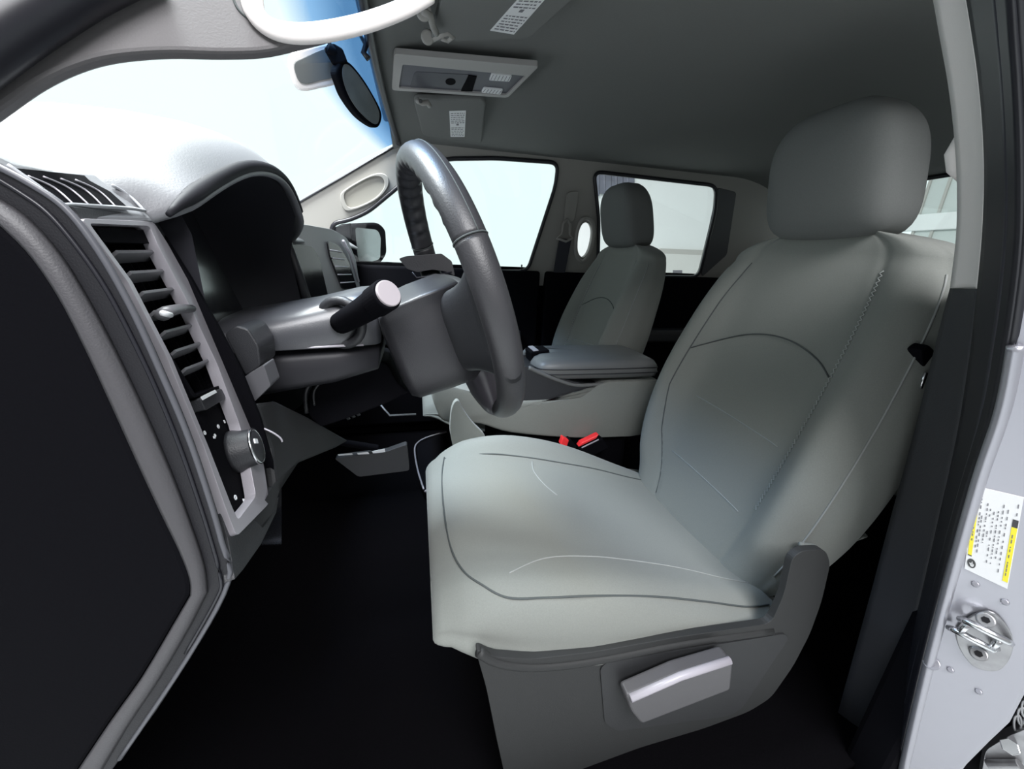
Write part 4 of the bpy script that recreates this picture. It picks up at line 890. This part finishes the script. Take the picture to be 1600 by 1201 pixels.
# ================================================================== OVERHEAD
oc = thing('overhead_console', 'dark overhead console panel in a pale rectangular frame on the ceiling', 'overhead console', (-0.45, 0.86, 1.31))
OP = Plane((-0.45, 0.85, 1.311), (0, 0, -1))
of = rnd([(616, 84), (842, 104), (793, 153), (612, 141)], 5); oi = rnd([(629, 101), (822, 119), (791, 149), (623, 138)], 3)
holed('console_frame', [OP(a, b, 0.006) for a, b in of], [[OP(a, b, 0.006) for a, b in oi]], (0, 0, 0.012), mat('frame_grey', (0.36, 0.35, 0.34), 0.5), oc, bevel=0.003)
obj('console_panel', *prism([OP(a, b, 0.001) for a, b in oi], (0, 0, 0.008)), mat('overhead_dark', (0.085, 0.087, 0.105), 0.5), oc, smooth=False)
obj('storage_pocket', *prism([OP(a, b, 0.002) for a, b in rnd([(648, 112), (735, 117), (718, 142), (640, 138)], 5)], (0, 0, 0.004)), mat('overhead_dark2', (0.055, 0.056, 0.07), 0.5), oc, smooth=False, bevel=0.001)
obj('pocket_hole', *prism([OP(704+8*math.cos(q), 128+5*math.sin(q), 0.003) for q in [2*PI*k/20 for k in range(20)]], (0, 0, 0.003)), PLASTD, oc, smooth=False)
obj('pocket_gap', *prism([OP(a, b, 0.003) for a, b in [(732, 118), (745, 120), (738, 143), (720, 143)]], (0, 0, 0.003)), PLASTD, oc, smooth=False)
for q in ([(768, 116), (800, 119), (796, 128), (764, 126)], [(756, 138), (786, 141), (782, 148), (752, 145)]):
    l_ = obj('reading_lamp_lens', *prism([OP(a, b, 0.005) for a, b in rnd(q, 2)], (0, 0, 0.006)), PAPER, oc, smooth=False, bevel=0.001)
    rb_ = []
    for k in range(6):
        t = (k+0.5)/6; a = (lerp(q[0][0], q[1][0], t), lerp(q[0][1], q[1][1], t)+1); b = (lerp(q[3][0], q[2][0], t), lerp(q[3][1], q[2][1], t)-1); rb_.append(tube_vf([OP(*a, 0.0053), OP(*b, 0.0053)], 0.0007, 5))
    obj('lens_ribs', *merge(rb_), GREYINK, l_, smooth=False)
# sun visors: padded boards
def visor(name, lab, px, h, labq, th=0.016):
    t_ = thing(name, lab, 'sun visor', OP(px[0][0], px[0][1], h), 'sun visors')
    pl_ = [OP(a, b, h) for a, b in rnd(px, 9)]
    obj('visor_board', *prism(pl_, (0, 0, th)), HEADL, t_, smooth=False, bevel=0.006, bseg=4)
    q = [OP(a, b, h+0.001) for a, b in labq]
    l_ = obj('warning_label', *prism(q, (0, 0, 0.001)), PAPER, t_, smooth=False)
    ln = []
    def qp(u, v_): return (q[0].lerp(q[1], u)).lerp(q[3].lerp(q[2], u), v_)+V((0, 0, -0.0004))
    for r in range(14):
        v_ = 0.06+0.066*r; u_ = 0.08
        if 6 <= r <= 7: continue
        while u_ < 0.9:
            L_ = random.uniform(0.05, 0.2); u2 = min(u_+L_, 0.93); ln.append(prism([qp(u_, v_), qp(u2, v_), qp(u2, v_+0.022), qp(u_, v_+0.022)], (0, 0, -0.0002))); u_ += L_+0.05
    ln.append(prism([qp(0.42, 0.44), qp(0.58, 0.44), qp(0.58, 0.5), qp(0.42, 0.5)], (0, 0, -0.0002)))
    obj('label_print', *merge(ln), GREYINK, l_, smooth=False)
    obj('label_stripe', *prism([qp(0.95, 0), qp(1.0, 0), qp(1.0, 0.8), qp(0.95, 0.8)], (0, 0, -0.0002)), YEL if name == 'sun_visor' and px[0][1] < 60 else PAPER, l_, smooth=False)
    return t_
v1 = visor('sun_visor', 'grey sun visor above the near seat with a large slanted warning label', [(672, 66), (706, -60), (960, -60), (826, 60), (735, 64)], 0.02, [(826, -20), (868, -20), (803, 54), (766, 48)])
v2 = visor('sun_visor', 'grey sun visor beyond the overhead console with a small white label', [(645, 155), (760, 158), (757, 180), (752, 232), (682, 240), (660, 212)], 0.008, [(702, 174), (728, 173), (726, 214), (704, 214)])
for par, pts, nm in ((v1, ((668, 20), (690, 32), (684, 48), (674, 62)), 'visor_arm'),):
    tube(nm, [OP(a, b, 0.03) for a, b in ((660, 17), (672, 24), (676, 40), (682, 52))], 0.006, BEIGE, par, 10)
    cyl('arm_base', OP(662, 18, 0.0), OP(662, 18, 0.028), 0.014, BEIGE, par, n=24, bevel=0.004)
    tube('retainer_clip', [OP(a, b, 0.018) for a, b in ((663, 58), (672, 63), (688, 54), (700, 50), (707, 56), (700, 62), (690, 58))], 0.006, BEIGE, par, 10)
    cyl('clip_base', OP(668, 58, 0.0), OP(668, 58, 0.02), 0.013, BEIGE, par, n=24, bevel=0.004)
tube('visor_clip', [OP(a, b, 0.026) for a, b in ((652, 157), (660, 161), (668, 160), (671, 165))], 0.007, BEIGE, v2, 10)
cyl('clip_hole', OP(657, 158, 0.028), OP(657, 158, 0.032), 0.005, BLK, v2, n=16)

# rear-view mirror, its mount and the windscreen module
mr_ = thing('rear_view_mirror', 'dark framed rear view mirror hanging from the windscreen', 'mirror', P(560, 140, y=0.82))
MP = plane3(P(537, 105, y=0.72), P(590, 195, y=0.98), P(560, 175, y=0.83), toward=(0, 0.4, 1.1))
mir_o = c2([(531, 98), (538, 94), (550, 100), (568, 122), (584, 148), (596, 172), (597, 188), (591, 199), (580, 196), (560, 180), (540, 152), (531, 130), (526, 112)], 4)
mir_i = c2([(540, 100), (550, 106), (566, 126), (582, 152), (592, 174), (592, 188), (587, 194), (574, 186), (557, 168), (545, 148), (537, 125), (536, 108)], 4)
MQ = Plane(P(560, 145, y=0.84), (0.75, -0.62, -0.1))
obj('mirror_housing', *prism([MQ(a, b) for a, b in mir_o], -MQ.n*0.022), PLASTD, mr_, smooth=False, bevel=0.005, bseg=3)
obj('mirror_face', *prism([MQ(a, b, 0.002) for a, b in mir_i], -MQ.n*0.002), mat('mirror_reflection_grey', (0.20, 0.21, 0.20), 0.35, metal=0.2, var=0.3, vscale=30), mr_, smooth=False)  # mottled grey diffuse colour imitates what the mirror reflects
tube('mount_arm', [P(a, b, y=y_) for a, b, y_ in ((512, 74, 0.80), (525, 85, 0.81), (535, 98, 0.83))], 0.011, PLASTD, mr_, 12)
obj('mount_block', *prism([P(a, b, y=0.80) for a, b in rnd([(505, 74), (520, 66), (535, 75), (543, 96), (530, 100), (519, 98)], 4)], (0, 0.03, 0)), PLASTD, mr_, smooth=False, bevel=0.004)
wm = thing('windscreen_sensor_cover', 'pale rounded plastic sensor cover with a grey centre on the windscreen beside the mirror', 'sensor cover', P(490, 105, y=0.80))
MS = Plane(P(490, 105, y=0.83), (0.55, -0.8, -0.2))
pplate('cover_shell', MS, c2([(455, 88), (470, 78), (508, 68), (526, 76), (538, 110), (528, 130), (500, 138), (478, 142), (466, 136), (457, 112)], 4), 0.02, TRIML, wm, 0.004)
pplate('cover_centre', MS, c2([(460, 100), (475, 90), (510, 76), (522, 92), (526, 118), (500, 126), (478, 131), (466, 124)], 4), 0.003, mat('cover_centre_grey', (0.16, 0.17, 0.17), 0.5), wm, 0.001, 0.003)
tube('sensor_wire', [P(a, b, y=0.80) for a, b in ((570, 48), (566, 58), (572, 70), (568, 82), (576, 92))], 0.006, RUB, wm, 8)

# ================================================================== OUTSIDE
sm = thing('wing_mirror', 'black wing mirror outside the far front window', 'mirror', P(575, 385, y=1.85))
SM = Plane(P(575, 385, y=1.82), (0.72, -0.70, 0.0))
mo = rnd([(544, 350), (592, 347), (604, 358), (606, 398), (594, 414), (552, 415), (542, 404)], 9)
obj('mirror_housing', *prism([SM(a, b) for a, b in mo], -SM.n*0.09), PLASTD, sm, smooth=False, bevel=0.015, bseg=4)
obj('mirror_face', *prism([SM(a, b, 0.003) for a, b in rnd([(555, 355), (590, 359), (595, 370), (594, 405), (563, 413), (559, 400)], 6)], -SM.n*0.003), mat('wing_mirror_glass', (0.55, 0.58, 0.60), 0.1, metal=0.9, var=0.1, vscale=6), sm, smooth=False)
obj('mirror_foot', *prism([P(a, b, y=1.70) for a, b in ((520, 355), (548, 348), (548, 425), (560, 440), (520, 440))], (0, 0.03, 0)), PLASTD, sm, smooth=False, bevel=0.004)
# showroom shell
ww = thing('showroom_wall', 'pale wall with a ledge seen outside through the far rear side window', 'wall', (3.0, 5.2, -0.7))
v, f = box_vf((3.95, 5.2, 1.6), (2.6, 0, 0), (0, 0.05, 0), (0, 0, 2.3)); obj('wall_surface', v, f, CONC, ww, smooth=False)
LP = Plane((3, 5.1, 1), (0, -1, 0))
obj('wall_ledge', *prism([LP(a, b) for a, b in ((1033, 388), (1140, 392), (1140, 400), (1033, 396))], (0, 0.05, 0)), BEAM, ww, smooth=False)
obj('lower_panel', *prism([LP(a, b) for a, b in ((1033, 396), (1140, 400), (1140, 450), (1033, 450))], (0, 0.05, 0)), mat('lower_wall_paint', (0.70, 0.71, 0.68), 0.8), ww, smooth=False)
obj('wall_socket', *prism([LP(a, b, 0.01) for a, b in ((1052, 422), (1066, 422), (1066, 432), (1052, 432))], (0, 0.02, 0)), GREYINK, ww, smooth=False)
cu_ = thing('strip_curtain', 'grey blue vertical strips hanging on the outside wall, seen in the far rear window', 'strip curtain', P(960, 285, y=5.08))
for k in range(7):
    a0 = 928+k*9.2; a1 = a0+8.4; v_ = [P(a0, 225, y=5.08+0.03*(k % 2)), P(a1, 225, y=5.08), P(a1, 306-3*(k % 3), y=5.08), P(a0, 302, y=5.08)]
    obj('strip', *prism(v_, (0, 0.02, 0)), CURT, cu_, smooth=False)
bw = thing('back_wall_panel', 'pale green grey wall panels seen outside through the back window', 'wall', (6.0, 0.8, -0.7))
v, f = box_vf((6.0, 0.5, 1.6), (0.05, 0, 0), (0, 3.4, 0), (0, 0, 2.3)); obj('wall_surface', v, f, mat('green_grey_wall', (0.62, 0.68, 0.66), 0.8), bw, smooth=False)
for a in (1478, 1448): p_ = P(a, 300, x=5.94); box('panel_joint', (5.94, p_.y, 1.6), (0.01, 0, 0), (0, 0.015, 0), (0, 0, 2.3), BEAM, bw, 0.0)
p_ = P(1480, 345, x=5.9); box('wall_rail', (5.9, p_.y, p_.z), (0.03, 0, 0), (0, 2.5, 0), (0, 0, 0.10), CONC, bw, 0.01)
gf = obj('ground', *box_vf((1, 1, -0.75), (14, 0, 0), (0, 14, 0), (0, 0, 0.05)), FLR, smooth=False); gf['kind'] = 'structure'; gf.name = 'floor_ground'
# hood of the truck, pale, seen through the windscreen at the far left
hd = obj('truck_bonnet', *box_vf((-2.1, 0.83, 0.72), (0.75, 0, 0), (0, 0.85, 0), (0, 0, 0.05)), PAINT, smooth=False, bevel=0.03)
tag(hd, 'silver bonnet ahead of the windscreen', 'bonnet')
